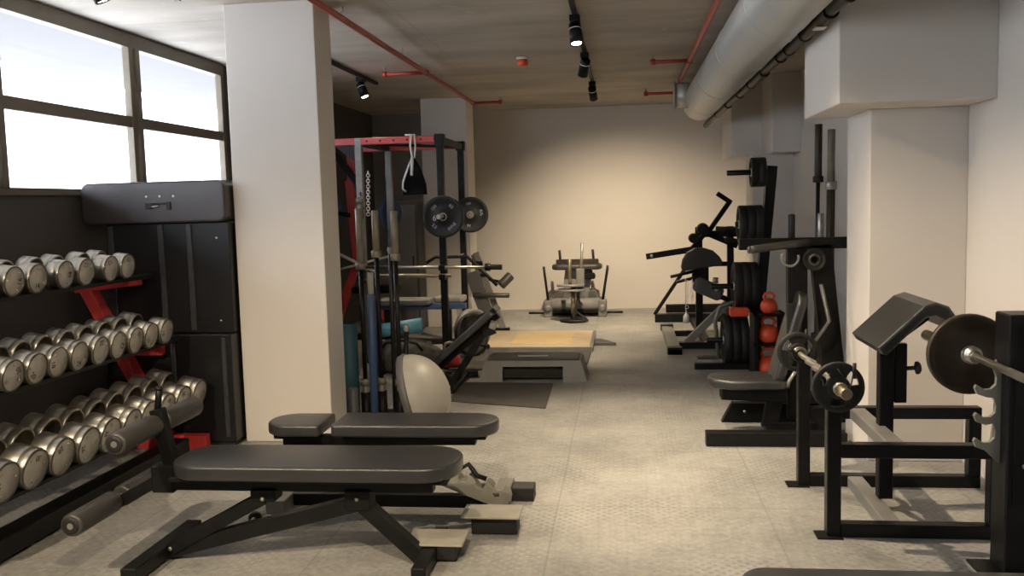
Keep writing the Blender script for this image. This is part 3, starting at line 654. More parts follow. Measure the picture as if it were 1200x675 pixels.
# hanging ab straps
s = thing('hanging_ab_sling', 'black and cream ab sling hanging from the top beams of the power rack', 'ab sling', (-1.95, 8.44, 2.15))
MB().tube([(-2.02, 8.50, 2.158), (-2.02, 8.45, 2.160), (-1.93, 8.45, 2.160)], .008, 8).tube([(-1.965, 8.45, 2.165), (-1.975, 8.44, 2.05), (-1.955, 8.43, 1.95), (-1.945, 8.43, 1.93)], .010, 8).tube([(-1.93, 8.45, 2.16), (-1.925, 8.44, 2.05), (-1.935, 8.43, 1.94)], .009, 8).build('carabiner_strap', 'white', s, 'cream coloured strap')
sl = MB(); outl = [(-.115, 0), (.115, 0), (.11, .10), (.06, .25), (.0, .36), (-.05, .25), (-.105, .10)]
sl.prism(outl, .045, M4((-1.945, 8.46, 1.60), (1, 0, 0), (0, 0, 1)), .012, False); sl.build('sling_pad', 'blackcloth', s)
MB().tube([(-1.945, 8.40, 1.95), (-1.99, 8.395, 1.86), (-2.045, 8.395, 1.72), (-2.05, 8.395, 1.66), (-2.02, 8.395, 1.63)], .009, 8).tube([(-1.95, 8.40, 1.95), (-1.955, 8.392, 1.86), (-1.96, 8.392, 1.78)], .014, 8).build('trim_strap', 'white', s, 'cream edging strap')
# safety bars across the rack (two bright bars)
t = thing('olympic_barbell', 'bright steel barbell lying across the power rack hooks', 'barbell', (-1.9, 8.40, .92))
MB().cyl((-2.45, 8.44, .925), (-1.20, 8.44, .905), .0145, 14).build('shaft', 'chrome', t)
MB().lathe((-1.30, 8.44, .9065), (1, 0, -.016), [(0, .028), (.005, .036), (.05, .036), (.055, .026), (.16, .026)], 16).build('sleeve', 'black2', t)
t = thing('fixed_bar', 'brassy steel bar resting below the bright barbell on the rack', 'barbell', (-1.9, 8.40, .84))
MB().cyl((-2.42, 8.41, .845), (-1.62, 8.41, .835), .019, 14, .003).build('shaft', 'brass', t)
# lat attachment like a bent black handle
t = thing('tricep_bar', 'black angled handlebar hanging just right of the power rack post', 'cable attachment', (-1.65, 9.2, .8))
MB().cyl((-1.70, 9.565, .975), (-1.70, 9.285, .975), .008, 8).build('hanger_hook', 'steel', t)
MB().tube([(-2.05, 9.30, .90), (-1.95, 9.30, .96), (-1.62, 9.30, .96), (-1.52, 9.28, .87), (-1.42, 9.25, .78), (-1.30, 9.22, .66)], .018, 10).build('bent_bar', 'black2', t)
# flat bench inside the rack
t = thing('flat_bench', 'grey padded flat bench inside the power rack', 'weight bench', (-1.9, 8.7, 0))
pm = MB(); pad(pm, (-2.15, 8.75, .53), (1, 0, 0), (0, 1, 0), .52, .27, .06, .04, .018); pm.build('seat_pad', 'greyplastic', t)
pm = MB(); pad(pm, (-1.74, 8.95, .53), (1, 0, 0), (0, 1, 0), .30, .27, .06, .04, .018); pm.build('head_pad', 'greyplastic', t)
MB().box(-2.42, -1.56, 8.80, 8.86, .47, .53, .004).box(-2.40, -1.74, 8.64, 8.645, .495, .515, .001).build('main_tube', 'navy', t)
for x in (-2.36, -1.74): MB().box(x - .03, x + .03, 8.80, 8.86, .0, .47, .003).box(x - .03, x + .03, 8.66, 9.0, 0, .05, .003).build('leg', 'black', t)
# blue roller, kettlebell and bag on the floor by the rack
t = thing('foam_roller', 'light blue foam roller lying on top of the grey bag by the power rack', 'foam roller', (-2.0, 7.9, .30))
MB().lathe((-2.27, 7.98, .37), Vector((.46, .06, .05)), [(0, .052), (.008, .060), (.44, .068), (.45, .060), (.45, .03), (.40, .03)], 26, caps=False).build('roller_body', 'skyblue', t)
t = thing('duffel_bag', 'crumpled dark grey sports bag on the floor behind the balance dome', 'bag', (-1.95, 7.75, 0))
bm = bmesh.new(); bmesh.ops.create_icosphere(bm, subdivisions=4, radius=1)
from mathutils import noise as NZ
vs_ = []
for v in bm.verts:
    n_ = v.co.normalized(); k = 1 + .10 * NZ.noise(n_ * 2.3) + .06 * NZ.noise(n_ * 7) + .05 * abs(sin(9 * n_.x + 3 * n_.z))
    p = Vector((n_.x * .34 * k, n_.y * .17 * k, n_.z * .155 * k)); p.z = max(p.z, -.13); vs_.append(Vector((-1.99, 7.95, .152)) + p)
bm.verts.index_update(); bg_ = MB(); bg_.add(vs_, [[v.index for v in f.verts] for f in bm.faces], True); bm.free(); bg_.build('bag_body', 'cloth', t)
MB().tube([(-2.15, 7.80, .24), (-2.1, 7.77, .30), (-1.95, 7.77, .32), (-1.83, 7.78, .29), (-1.79, 7.82, .22)], .012, 8).build('carry_handle', 'rubber', t)
t = thing('kettlebell', 'small dark red kettlebell on the floor beside the grey bag', 'kettlebell', (-1.60, 8.15, 0))
def kettle(t, x, y, r, m):
    MB().lathe((x, y, 0), (0, 0, 1), [(0, r * .62), (.004, r * .68), (r * .35, r * .95), (r * .8, r), (r * 1.25, r * .86), (r * 1.6, r * .5), (r * 1.72, r * .2), (r * 1.74, .001)], 24, caps=True).build('bell', m, t)
    MB().tube([(x - r * .42, y, r * 1.45), (x - r * .62, y, r * 2.0), (x - r * .45, y, r * 2.42), (x, y, r * 2.52), (x + r * .45, y, r * 2.42), (x + r * .62, y, r * 2.0), (x + r * .42, y, r * 1.45)], r * .15, 8).build('handle', 'steel' if m != 'rubber' else 'black2', t)
kettle(t, -1.60, 8.15, .095, 'red')
t = thing('weight_plate_stack', 'x', 'weight plate', (-1.5, 8.7, 0)); bpy.data.objects.remove(t)
# grey round plates leaning at the foot of the right rack post
plate('large grey bumper plate leaning behind the incline board at the foot of the power rack', (-1.50, 8.80, .25), (.80, -.60, .05), .225, .07, 'greyplastic', 'leaning plates')
plate('black bumper plate leaning in front of the grey one by the power rack', (-1.485, 8.685, .235), (.80, -.60, .05), .21, .05, 'rubber', 'leaning plates')
# small pulleys / grips around left post
t = thing('rope_chain', 'pale chain hanging beside the left post of the power rack', 'chain', (-2.40, 8.40, 1.85))
ch = MB()
for k in range(16):
    z = 1.82 - k * .026; u = (1, 0, 0) if k % 2 else (0, 1, 0)
    ch.tube(arc((-2.385 - .001 * k, 8.42, z), u, (0, 0, 1), .017, 0, 330, 9), .0035, 6, closed=True)
ch.build('chain_links', 'white', t)
t = thing('grey_grip_balls', 'x', 'x', (0, 0, 0)); bpy.data.objects.remove(t)
t = thing('climbing_grip', 'grey string of three round grips hanging on the left rack post', 'training grip', (-2.47, 8.40, 1.6))
for z in (1.56, 1.49, 1.415):
    MB().lathe((-2.47, 8.40, z - .032), (0, 0, 1), [(0, .012), (.006, .032), (.02, .042), (.044, .042), (.058, .032), (.064, .012)], 20).build('grip_ball', 'greyframe', t)
MB().cyl((-2.47, 8.43, 1.32), (-2.47, 8.43, 1.64), .008, 8).build('cord', 'rubber', t)
MB().cyl((-2.47, 8.465, 1.60), (-2.47, 8.40, 1.60), .006, 8).build('hook', 'steel', t)

# ---- plate loaded press machine with red frame against the left wall, mostly hidden
t = thing('chest_press_machine', 'dark machine with red slanted frame and white lever seen between column and power rack', 'gym machine', (-2.95, 10.0, 0))
MB().beam((-3.02, 10.0, 2.16), (-3.02, 10.0, 1.80), .09, .08, (0, 1, 0)).beam((-3.05, 10.0, 1.80), (-2.99, 10.0, .85), .09, .08, (0, 1, 0)).beam((-2.99, 10.0, .9), (-3.3, 10.0, .1), .08, .08, (0, 1, 0)).beam((-2.95, 10, .62), (-2.55, 10, .05), .08, .08, (0, 1, 0)).build('red_frame', 'red', t)
MB().beam((-3.25, 9.9, 2.2), (-2.9, 9.9, 1.72), .06, .06, (0, 1, 0)).build('top_brace', 'black', t)
MB().box(-3.4, -2.5, 9.95, 10.05, 0, .06).beam((-2.55, 10.0, .05), (-2.62, 10.0, 1.0), .07, .07, (0, 1, 0)).build('black_frame', 'black', t)
MB().cyl((-3.25, 9.75, 1.05), (-2.72, 9.75, .78), .018, 10).cyl((-3.2, 9.75, .80), (-2.45, 9.7, .98), .014, 10).build('lever', 'white', t, 'white painted lever arms')
pm = MB(); pad(pm, (-2.75, 9.85, .55), (1, 0, 0), (0, 1, 0), .5, .35, .07, .08); pm.build('seat_pad', 'vinylside', t)
for i, (x, y, z, r, m) in enumerate(((-3.22, 9.8, 1.45, .2, 'navy'), (-2.52, 9.7, 1.42, .17, 'navy'))):
    plate(('blue plate on the far left of the machine behind the column', 'blue grey plate on the machine seen just right of the red frame')[i], (x, y, z), (1, -.5, 0), r, .05, m)
    MB().cyl((x - .1, y + .05, z), (x + .08, y - .04, z), .022, 12).build('plate_peg', 'steel', t)
MB().beam((-3.22, 9.86, 1.45), (-3.03, 10, 1.4), .05, .05, (0, 0, 1)).beam((-2.60, 9.74, 1.42), (-3.0, 10, 1.42), .05, .05, (0, 0, 1)).build('peg_arm', 'black', t)
# grey locker behind the ab sling
t = thing('tall_locker', 'tall narrow grey steel locker standing against the far white column', 'locker', (-2.33, 10.8, 0))
MB().box(-2.74, -2.43, 10.62, 10.94, .02, 1.55, .006).build('locker_body', 'darkgrey', t)
MB().box(-2.71, -2.46, 10.612, 10.622, .06, 1.51, .003).build('locker_door', 'greyplastic', t)
MB().box(-2.50, -2.485, 10.60, 10.612, .78, .90, .002).build('handle', 'black', t)
MB().box(-2.72, -2.45, 10.64, 10.92, 0, .02, .001).build('plinth', 'rubber', t)
# leg roller bench stored upright near the back
t = thing('folded_situp_bench', 'narrow sit-up bench stored upright with leg rollers, left of the back wall', 'weight bench', (-1.6, 10.7, 0))
MB().beam((-1.74, 10.62, .93), (-1.44, 10.62, .02), .07, .05, (0, 1, 0)).beam((-1.79, 10.72, .90), (-1.56, 10.72, .02), .05, .05, (0, 1, 0)).build('frame_rails', 'greyframe', t)
MB().box(-1.64, -1.36, 10.58, 10.66, .0, .03, .003).build('foot_bar', 'black', t)
MB().beam((-1.64, 10.62, .62), (-1.42, 10.60, .57), .03, .03, (0, 0, 1)).beam((-1.66, 10.6, .80), (-1.79, 10.6, .80), .03, .05, (0, 0, 1)).beam((-1.62, 10.6, .66), (-1.75, 10.6, .66), .03, .04, (0, 0, 1)).build('roller_arm', 'black', t)
MB().lathe((-1.44, 10.50, .54), Vector((.22, .12, .22)), [(0, .03), (.004, .052), (.02, .056), (.16, .056), (.175, .05), (.176, .02)], 20).build('foam_roller', 'foam', t)
MB().cyl((-1.77, 10.5, .435), (-1.34, 10.5, .425), .028, 14, .004).build('handle_roller', 'foam', t)
MB().lathe((-1.60, 10.59, .20), (0, -1, 0), [(0, .02), (.05, .02), (.055, .01)], 12).build('knob', 'rubber', t)
pm = MB(); pm.prism(roundrect(.16, .60, .03, 4), .04, M4((-1.69, 10.56, .42), (1, 0, .33), (-.33, 0, 1)), .01, False); pm.build('back_pad', 'darkgrey', t)

# ---- incline board bench standing behind the dome
t = thing('incline_board', 'long black incline board bench rising to the right behind the balance dome', 'weight bench', (-1.35, 7.3, 0))
pm = MB(); up = Vector((.57, 0, .49)).normalized(); nn = Vector((-.49, 0, .57)).normalized()
cc = Vector((-1.36, 7.36, .415)) - nn * .06
pm.prism(roundrect(.78, .34, .05, 5), .06, M4(cc, up, (0, 1, 0)), .014, False, 3); pm.build('long_pad', 'vinyl', t)
MB().beam(cc - up * .36 - nn * .02, cc + up * .36 - nn * .02, .06, .05, nn).build('pad_rail', 'black', t)
MB().beam((-1.17, 7.36, .60), (-1.10, 7.34, .42), .10, .06, (0, 1, 0)).beam((-1.12, 7.36, .50), (-1.42, 7.36, .04), .055, .06, (0, 1, 0)).build('support_leg', 'black', t)
MB().beam((-1.66, 7.36, .16), (-1.44, 7.36, .04), .05, .06, (0, 0, 1)).build('front_stub', 'black', t)
MB().box(-1.50, -1.36, 7.02, 7.70, 0, .05, .004).build('foot_bar', 'black', t)
MB().beam((-1.78, 7.72, .03), (-1.28, 7.72, .03), .06, .05).build('foot_bar', 'black', t)
MB().lathe((-1.19, 7.33, .34), (1, -.1, -.15), [(0, .007), (.06, .007), (.06, .022), (.075, .022), (.08, .012)], 12).build('pull_knob', 'rubber', t)
MB().beam((-1.10, 7.33, .52), (-1.05, 7.33, .50), .05, .07).build('clamp', 'steel', t, 'bright metal clamp')

# ---- mat, step, lifting platform
o = MB().prism([(-1.36, 6.74), (-.585, 6.50), (-.602, 7.41), (-1.36, 7.46)], .008, Matrix.Translation((0, 0, .001)), .002).build('floor_mat', 'mat'); tag(o, 'dark rubber exercise mat flat on the floor in front of the grey step', 'exercise mat')
t = thing('aerobic_step', 'grey plastic aerobic step on the floor in front of the wooden platform', 'aerobic step', (-.78, 7.65, 0))
# body with sloping sides, hollow front
sb = MB()
x0, x1, y0, y1, h = -1.235, -.325, 7.50, 7.92, .185
def trap(z0, z1, i0, i1):
    return [(x0 + i0, y0 + i0 * .6, z0), (x1 - i0, y0 + i0 * .6, z0), (x1 - i0, y1 - i0 * .6, z0), (x0 + i0, y1 - i0 * .6, z0), (x0 + i1, y0 + i1 * .6, z1), (x1 - i1, y0 + i1 * .6, z1), (x1 - i1, y1 - i1 * .6, z1), (x0 + i1, y1 - i1 * .6, z1)]
q = [(0, 3, 2, 1), (4, 5, 6, 7), (0, 1, 5, 4), (1, 2, 6, 5), (2, 3, 7, 6), (3, 0, 4, 7)]
sb.add(trap(.125, .175, .035, .05), q)
for (a, c_) in ((x0, x0 + .20), (x1 - .20, x1)):
    l = a == x0
    sb.add([(a, y0, .0), (c_, y0, 0), (c_, y1, 0), (a, y1, 0), (a + (.035 if l else -.0), y0 + .02, .126), (c_ - (.035 if not l else 0), y0 + .02, .126), (c_ - (.035 if not l else 0), y1 - .02, .126), (a + (.035 if l else 0), y1 - .02, .126)], q)
sb.build('step_body', 'greyplastic', t)
MB().box(x0 + .19, x1 - .19, y0 + .06, y1 - .06, .02, .10, .004).box(x0 + .26, x0 + .42, y0 + .045, y0 + .06, .045, .06, .002).box(x1 - .42, x1 - .26, y0 + .045, y0 + .06, .045, .06, .002).build('underside_ribs', 'rubber', t)
MB().box(x0 + .07, x1 - .07, y0 + .05, y1 - .05, .175, .19, .006).build('top_tread', 'darkgrey', t)
MB().box(-.92, -.66, 7.66, 7.70, .190, .192, .0005).build('logo_strip', 'white', t, 'pale strip on the tread')
t = thing('lifting_platform', 'low wooden deadlift platform with a golden centre panel on the rubber floor', 'lifting platform', (-1.0, 9.6, 0))
MB().box(-1.66, -.36, 9.02, 10.16, .002, .052, .003).build('board', 'wood', t)
MB().box(-1.18, -.56, 9.20, 9.98, .0525, .0565, .001).build('centre_panel', 'wood2', t, 'golden centre panel with a light patch in its colour')
MB().box(-.36, -.325, 9.0, 10.18, .002, .055, .003).build('edge_strip', 'greyframe', t)
MB().box(-1.66, -.36, 8.99, 9.02, .002, .055, .003).build('edge_strip', 'greyframe', t)
o = MB().prism([(-1.60, 8.02), (-.36, 7.98), (-.34, 8.92), (-1.62, 8.96)], .02, Matrix.Translation((0, 0, .001)), .003).build('floor_mat', 'mat'); tag(o, 'thick dark rubber mat between the grey step and the wooden platform', 'exercise mat')
o = MB().prism([(-.32, 9.42), (-.10, 9.40), (-.26, 9.70), (-.32, 9.70)], .03, Matrix.Translation((0, 0, .001)), .003).build('floor_wedge', 'darkgrey'); tag(o, 'small dark rubber wedge at the right edge of the wooden platform', 'rubber wedge')
MB_ = None

# ---- glute / back extension machine by the back wall
t = thing('hip_thrust_machine', 'grey machine with wide pad, two tall side handles and roller base by the back wall', 'gym machine', (-.65, 11.9, 0))
MB().box(-1.02, -.28, 11.78, 11.98, .05, .10, .006).build('front_base', 'black', t)
MB().lathe((-.98, 11.86, .155), (1, 0, 0), [(0, .07), (.01, .085), (.66, .085), (.67, .07)], 24).build('thigh_roller', 'greyplastic', t)
MB().prism([(-.98, 0), (-.32, 0), (-.40, .20), (-.90, .20)][::1], .40, M4((0, 12.42, .12), (1, 0, 0), (0, 0, 1)), .012).build('rear_hood', 'darkgrey', t)
MB().box(-.98, -.32, 12.05, 12.40, .0, .13, .006).build('rear_base', 'black', t)
for s, x, xt in ((-1, -1.0, -1.05), (1, -.29, -.215)):
    MB().cyl((x, 11.85, .20), (xt, 11.85, .66), .017, 12, .003).build('side_handle', 'black', t)
    MB().box(x - .055, x + .055, 11.76, 11.95, .0, .22, .012).lathe((x, 11.755, .12), (0, -1, 0), [(0, .05), (.02, .045), (.03, .02)], 16).build('side_bracket', 'greyframe', t)
    MB().cyl((x, 11.85, .05), (x + s * .26, 11.85, .05), .015, 12, .003).build('loading_peg', 'black', t)
MB().prism([(-.82, .20), (-.48, .20), (-.42, .58), (-.50, .63), (-.78, .63), (-.80, .45)], .10, M4((0, 12.12, 0), (1, 0, 0), (0, 0, 1)), .01).build('back_column', 'greyplastic', t)
pm = MB(); pad(pm, (-.62, 12.0, .605), (1, 0, 0), (0, 1, 0), .66, .26, .075, .10, .03); pm.build('hip_pad', 'foam', t)
MB().box(-.90, -.34, 12.02, 12.12, .68, .735, .006).build('pad_bracket', 'iron', t)
for x in (-.845, -.405): MB().cyl((x, 12.07, .72), (x - .01, 12.07, .86), .017, 12, .003).build('hand_grip', 'rubber', t)
pm = MB(); pm.prism(roundrect(.16, .08, .03, 5), .10, M4((-.46, 12.0, .52), (1, 0, 0), (0, 0, 1)), .012); pm.build('side_cushion', 'vinylside', t)
MB().cyl((-.44, 11.9, .04), (-.04, 11.9, .04), .010, 8).build('axle', 'black', t)
# loading pin with two plates
t = thing('loading_pin_stand', 'thin steel plate pin stand with round foot in front of the back machine', 'plate stand', (-.66, 11.35, 0))
MB().lathe((-.64, 11.35, 0), (0, 0, 1), [(0, .17), (.006, .175), (.014, .17), (.02, .10), (.024, .04)], 28).build('round_foot', 'black2', t)
MB().cyl((-.64, 11.35, .02), (-.64, 11.35, .44), .034, 14).cyl((-.68, 11.35, .44), (-.68, 11.35, .78), .022, 14, .003).build('post', 'brass', t)
MB().cyl((-.55, 11.38, .48), (-.52, 11.38, .98), .018, 14, .003).build('tall_rod', 'steel', t)
MB().box(-.60, -.50, 11.33, 11.43, .40, .66, .008).build('rod_block', 'greyframe', t)
MB().tube([(-.8, 11.25, .03), (-.62, 11.12, .03), (-.46, 11.2, .03), (-.5, 11.3, .05), (-.62, 11.28, .14), (-.58, 11.27, .30)], .014, 8).build('cable', 'rubber', t)
plate('upper grey weight plate lying flat on the thin plate pin stand', (-.67, 11.33, .455), (0, .05, 1), .175, .028, 'greyplastic', 'plates lying flat on the pin')
plate('lower grey weight plate lying flat on the thin plate pin stand', (-.67, 11.33, .395), (0, .05, 1), .175, .028, 'greyplastic', 'plates lying flat on the pin')
#__PART4__

# ================================================================== RIGHT SIDE, FAR TO NEAR
# ---- lever machine by the back wall
t = thing('lever_row_machine', 'black plate loaded lever machine with half round chest pad, in the far right corner', 'gym machine', (.8, 10.3, 0))
Y = 10.3
MB().box(.82 - .035, .82 + .04, Y - .04, Y + .04, .06, 1.18, .004).build('upright_post', 'black', t)
MB().box(1.13, 1.20, Y - .04, Y + .04, .06, 1.18, .004).box(.86, 1.20, Y - .03, Y + .03, .74, .79, .003).build('rear_post', 'black', t)
MB().beam((.84, Y, 1.14), (1.24, Y, .96), .06, .06, (0, 1, 0)).beam((.80, Y, 1.10), (1.25, Y, 1.10), .06, .07, (0, 0, 1)).build('top_yoke', 'black', t)
ar = MB().beam((.24, Y - .06, .865), (.74, Y - .06, .935), .05, .065, (0, 0, 1), e1=.02).beam((.73, Y - .06, .93), (.93, Y - .06, 1.16), .05, .06, (0, 1, 0)); ar.build('lever_arm', 'black', t)
MB().lathe((.30, Y - .095, .872), (0, -1, 0), [(0, .018), (.006, .018), (.01, .01)], 12).build('arm_bolt', 'chrome', t)
MB().beam((.92, Y - .05, 1.12), (1.16, Y - .05, 1.46), .05, .065, (0, 1, 0)).beam((1.17, Y - .05, 1.44), (1.02, Y - .05, 1.545), .05, .06, (0, 1, 0)).build('counter_lever', 'black', t)
for (x, z, r) in ((.76, 1.06, .055), (.86, 1.16, .065)): MB().lathe((x, Y - .02, z), (0, -1, 0), [(0, r), (.10, r), (.11, r * .8)], 20).build('pivot_hub', 'black2', t)
MB().cyl((1.0, Y - .08, 1.16), (1.38, Y - .08, 1.14), .026, 12, .003).cyl((1.1, Y - .08, 1.04), (1.40, Y - .08, .99), .026, 12, .003).build('plate_horn', 'black2', t)
pts = [(.455 * 0, 0)]
hp = [(-.21, -.06)] + [(-.21 + .02 * k / 4, -.06 + .06 * k / 4) for k in range(1, 4)] + []
half = [(-.20, -.09), (.22, -.03), (.235, .01), (.20, .07), (.13, .135), (.03, .165), (-.07, .165), (-.15, .12), (-.20, .04), (-.215, -.04)]
MB().prism(half, .07, M4((.83, Y - .10, .79), (1, 0, 0), (0, 0, 1)), .016, False, 3).build('chest_pad', 'vinyl', t)
MB().box(.74, .92, Y - .12, Y - .05, .56, .76, .01).build('pad_mount', 'black', t)
for (z0, z1, x0) in ((.645, .70, .50), (.585, .64, .56)): MB().cyl((x0, Y - .18, z0), (x0 + .26, Y - .14, z1), .018, 12, .003).build('handle', 'black2', t)
MB().box(.36, 1.3, 11.16, 11.28, 0, .10, .004).box(.50, 1.3, 11.30, 11.38, .10, .20, .004).build('rear_foot', 'black', t)
MB().box(.78, .86, 9.30, 11.18, .0, .06, .003).build('base_rail', 'black', t)
MB().beam((.36, 11.2, .10), (.74, 10.9, .72), .04, .05, (0, 1, 0)).build('rear_brace', 'black', t)
t2 = thing('weight_chain', 'thin chain with a white weight hanging from the far lever machine', 'chain', (.76, 10.05, .5))
ch = MB()
for k in range(13): ch.tube(arc((.66 + .012 * (k % 2), 10.08, .62 - k * .028), (1, 0, 0) if k % 2 else (0, 1, 0), (0, 0, 1), .017, 0, 330, 8), .004, 5, closed=True)
for k in range(9): ch.tube(arc((.73, 10.08, .60 - k * .028), (1, 0, 0) if k % 2 else (0, 1, 0), (0, 0, 1), .017, 0, 330, 8), .004, 5, closed=True)
ch.build('chain_links', 'white', t2)
MB().lathe((.665, 10.08, .14), (0, 0, 1), [(0, .03), (.005, .036), (.07, .034), (.09, .022), (.10, .010), (.13, .007)], 16).build('pull_weight', 'white', t2)
# low front part of that machine
t = thing('footrest_machine', 'low black floor frame with diagonal strut in front of the far lever machine', 'gym machine', (.7, 9.4, 0))
MB().box(.41, .53, 8.80, 10.55, 0, .055, .004).build('skid_beam', 'greyframe', t, 'grey floor skid')
for y in (8.80, 10.43): MB().box(.40, .54, y, y + .12, 0, .07, .004).build('skid_end', 'black2', t)
MB().box(.535, 1.15, 9.15, 9.25, 0, .065, .004).build('cross_beam', 'black2', t)
MB().box(.535, .775, 10.0, 10.07, 0, .06, .004).build('cross_beam', 'black2', t)
MB().beam((.60, 9.2, .05), (1.02, 9.2, .46), .07, .08, (0, 1, 0)).build('diagonal_strut', 'greyframe', t)
MB().beam((1.0, 9.2, .44), (1.12, 9.2, .44), .07, .07).box(1.06, 1.13, 9.16, 9.24, .06, .50, .003).build('seat_post', 'black', t)
pm = MB(); pm.prism(roundrect(.30, .15, .05, 5), .12, M4((.82, 9.22, .60), (1, 0, -.45), (.45, 0, 1)), .03); pm.build('knee_pad', 'darkgrey', t)
MB().beam((.85, 9.16, .56), (1.08, 9.18, .46), .05, .05).build('pad_arm', 'black', t)
MB().lathe((.86, 9.08, .69), (1, 0, 0), [(0, .03), (.05, .03)], 14).lathe((.88, 9.08, .60), (1, 0, 0), [(0, .02), (.03, .02)], 14).build('clamp', 'chrome', t)

# ---- plate tree
t = thing('plate_tree', 'tall black leaning plate storage post with horizontal pegs on the right', 'plate rack', (1.15, 8.2, 0))
MB().beam((1.13, 8.2, .03), (1.285, 8.2, 1.76), .085, .10, (0, 1, 0), e1=.0).build('post', 'black', t)
MB().box(.60, 1.22, 8.03, 8.10, .0, .05, .003).box(1.06, 1.20, 7.75, 8.66, 0, .05, .003).build('foot', 'black', t)
PEG = [(1.71, .90, 1.25), (1.26, .97, 1.22), (.715, .76, 1.18), (.235, .72, 1.14)]
for (z, xa, xb) in PEG: MB().cyl((xa, 8.2, z), (xb, 8.2, z), .024, 14, .004).build('peg', 'black2', t)
MB().tube([(.83, 8.28, .05), (.80, 8.28, .40), (.84, 8.28, .52), (.94, 8.28, .56), (1.1, 8.28, .56)], .018, 10).tube([(1.05, 8.5, .03), (.72, 8.5, .03), (.64, 8.44, .03), (.64, 8.30, .03), (.72, 8.24, .03), (1.05, 8.24, .03)], .020, 10).build('bent_tube_guard', 'greyframe', t, 'bent grey tube guard')
def stack(z, xs, R, th, lab, grp, m='rubber'):
    for i, x in enumerate(xs):
        plate(lab[i], (x, 8.2, z), (-1, 0, 0), R, th, m, grp, hubring='steel', bumper=True)
g = 'weight plates on the leaning plate post'
stack(1.71, (1.135, 1.197), .128, .060, ['outer small plate on the top peg of the leaning plate post', 'inner small plate on the top peg of the leaning plate post'], g)
stack(1.26, (1.03, 1.098, 1.166), .165, .066, ['outermost plate on the second peg from the top of the plate post', 'middle plate on the second peg from the top of the plate post', 'innermost plate on the second peg from the top of the plate post'], g, 'rubber')
stack(.715, (.985, 1.053, 1.121), .213, .066, ['outermost large plate on the third peg of the plate post', 'middle large plate on the third peg of the plate post', 'innermost large plate on the third peg of the plate post'], g)
stack(.235, (.893, .963, 1.033), .226, .068, ['outermost large plate on the lowest peg of the plate post', 'middle large plate on the lowest peg of the plate post', 'innermost large plate on the lowest peg of the plate post'], g)
# red box between the third and fourth plates
t = thing('orange_weight_block', 'small bright orange red block wedged above the lowest plates of the plate post', 'weight block', (.97, 8.16, .49))
MB().box(.90, 1.06, 7.99, 8.10, .468, .545, .008).build('block', 'orange', t)
MB().beam((1.06, 8.05, .505), (1.145, 8.10, .505), .02, .02).build('bracket', 'black', t)
# ---- red equipment behind the press machine
t = thing('kettlebell_stand', 'narrow black stand of red weights between plate post and press machine', 'weight stand', (1.15, 7.55, 0))
for x in (1.04, 1.26): MB().box(x - .015, x + .015, 7.42, 7.70, 0, .56, .003).build('side_frame', 'black', t)
for z in (.02, .30, .54): MB().box(1.02, 1.28, 7.42, 7.70, z, z + .02, .003).build('shelf', 'black', t)
def redbell(z, r, lab, x=1.155, y=7.52):
    k = thing('kettlebell', lab, 'kettlebell', (x, y, z), 'red kettlebells beside the plate post')
    MB().lathe((x, y, z), (0, 0, 1), [(0, r * .62), (.004, r * .68), (r * .35, r * .95), (r * .8, r), (r * 1.25, r * .86), (r * 1.6, r * .45), (r * 1.68, .001)], 24).build('bell', 'orange', k)
    MB().tube([(x - r * .40, y, z + r * 1.4), (x - r * .60, y, z + r * 1.9), (x - r * .4, y, z + r * 2.25), (x, y, z + r * 2.32), (x + r * .4, y, z + r * 2.25), (x + r * .6, y, z + r * 1.9), (x + r * .40, y, z + r * 1.4)], r * .16, 8).build('handle', 'orange', k)
redbell(.56, .070, 'red kettlebell on the top shelf of the narrow weight stand')
redbell(.32, .088, 'orange red kettlebell on the middle shelf of the narrow weight stand', 1.15)
redbell(.04, .10, 'largest red kettlebell on the bottom shelf of the narrow weight stand', 1.15)

# ---- upright barbells leaning in the recess of the right wall
def wallbar(lab, x0, x1, y, segs, z1, lean=0.0):
    t = thing('olympic_barbell', lab, 'barbell', (x0, y, 0), 'barbells standing against the right wall')
    def P(z): f = z / z1; return (x0 + (x1 - x0) * f, y, z)
    for (za, zb, r, m, nm) in segs: MB().cyl(P(za), P(zb), r, 16, .002).build(nm, m, t)
    return t
wallbar('dark olympic barbell with black end standing upright in the wall recess, left of two', 1.40, 1.415, 6.92, [(.02, .44, .025, 'black2', 'sleeve'), (.44, .48, .038, 'black2', 'collar'), (.48, 1.6, .0145, 'black2', 'shaft'), (1.59, 1.635, .038, 'black2', 'collar'), (1.635, 2.01, .027, 'iron', 'sleeve')], 2.01)
wallbar('olympic barbell with pale steel end standing upright in the wall recess, right of two', 1.495, 1.505, 6.92, [(.02, .44, .025, 'sleeve', 'sleeve'), (.44, .48, .038, 'steel', 'collar'), (.48, 1.54, .030, 'iron', 'shaft'), (1.535, 1.595, .042, 'steel', 'collar'), (1.595, 1.97, .027, 'sleeve', 'sleeve')], 1.97)
wallbar('short barbell with bright steel sleeve standing in front of the dark tall one', 1.36, 1.372, 6.62, [(.02, 1.11, .027, 'iron', 'shaft'), (1.11, 1.14, .042, 'steel', 'collar'), (1.14, 1.37, .024, 'steel', 'sleeve')], 1.37)
t = thing('wall_bar_holder', 'low black floor holder keeping the tall barbells upright', 'bar holder', (1.43, 6.8, 0))
MB().box(1.27, 1.60, 6.50, 7.05, 0, .018, .003).build('base_plate', 'black', t)

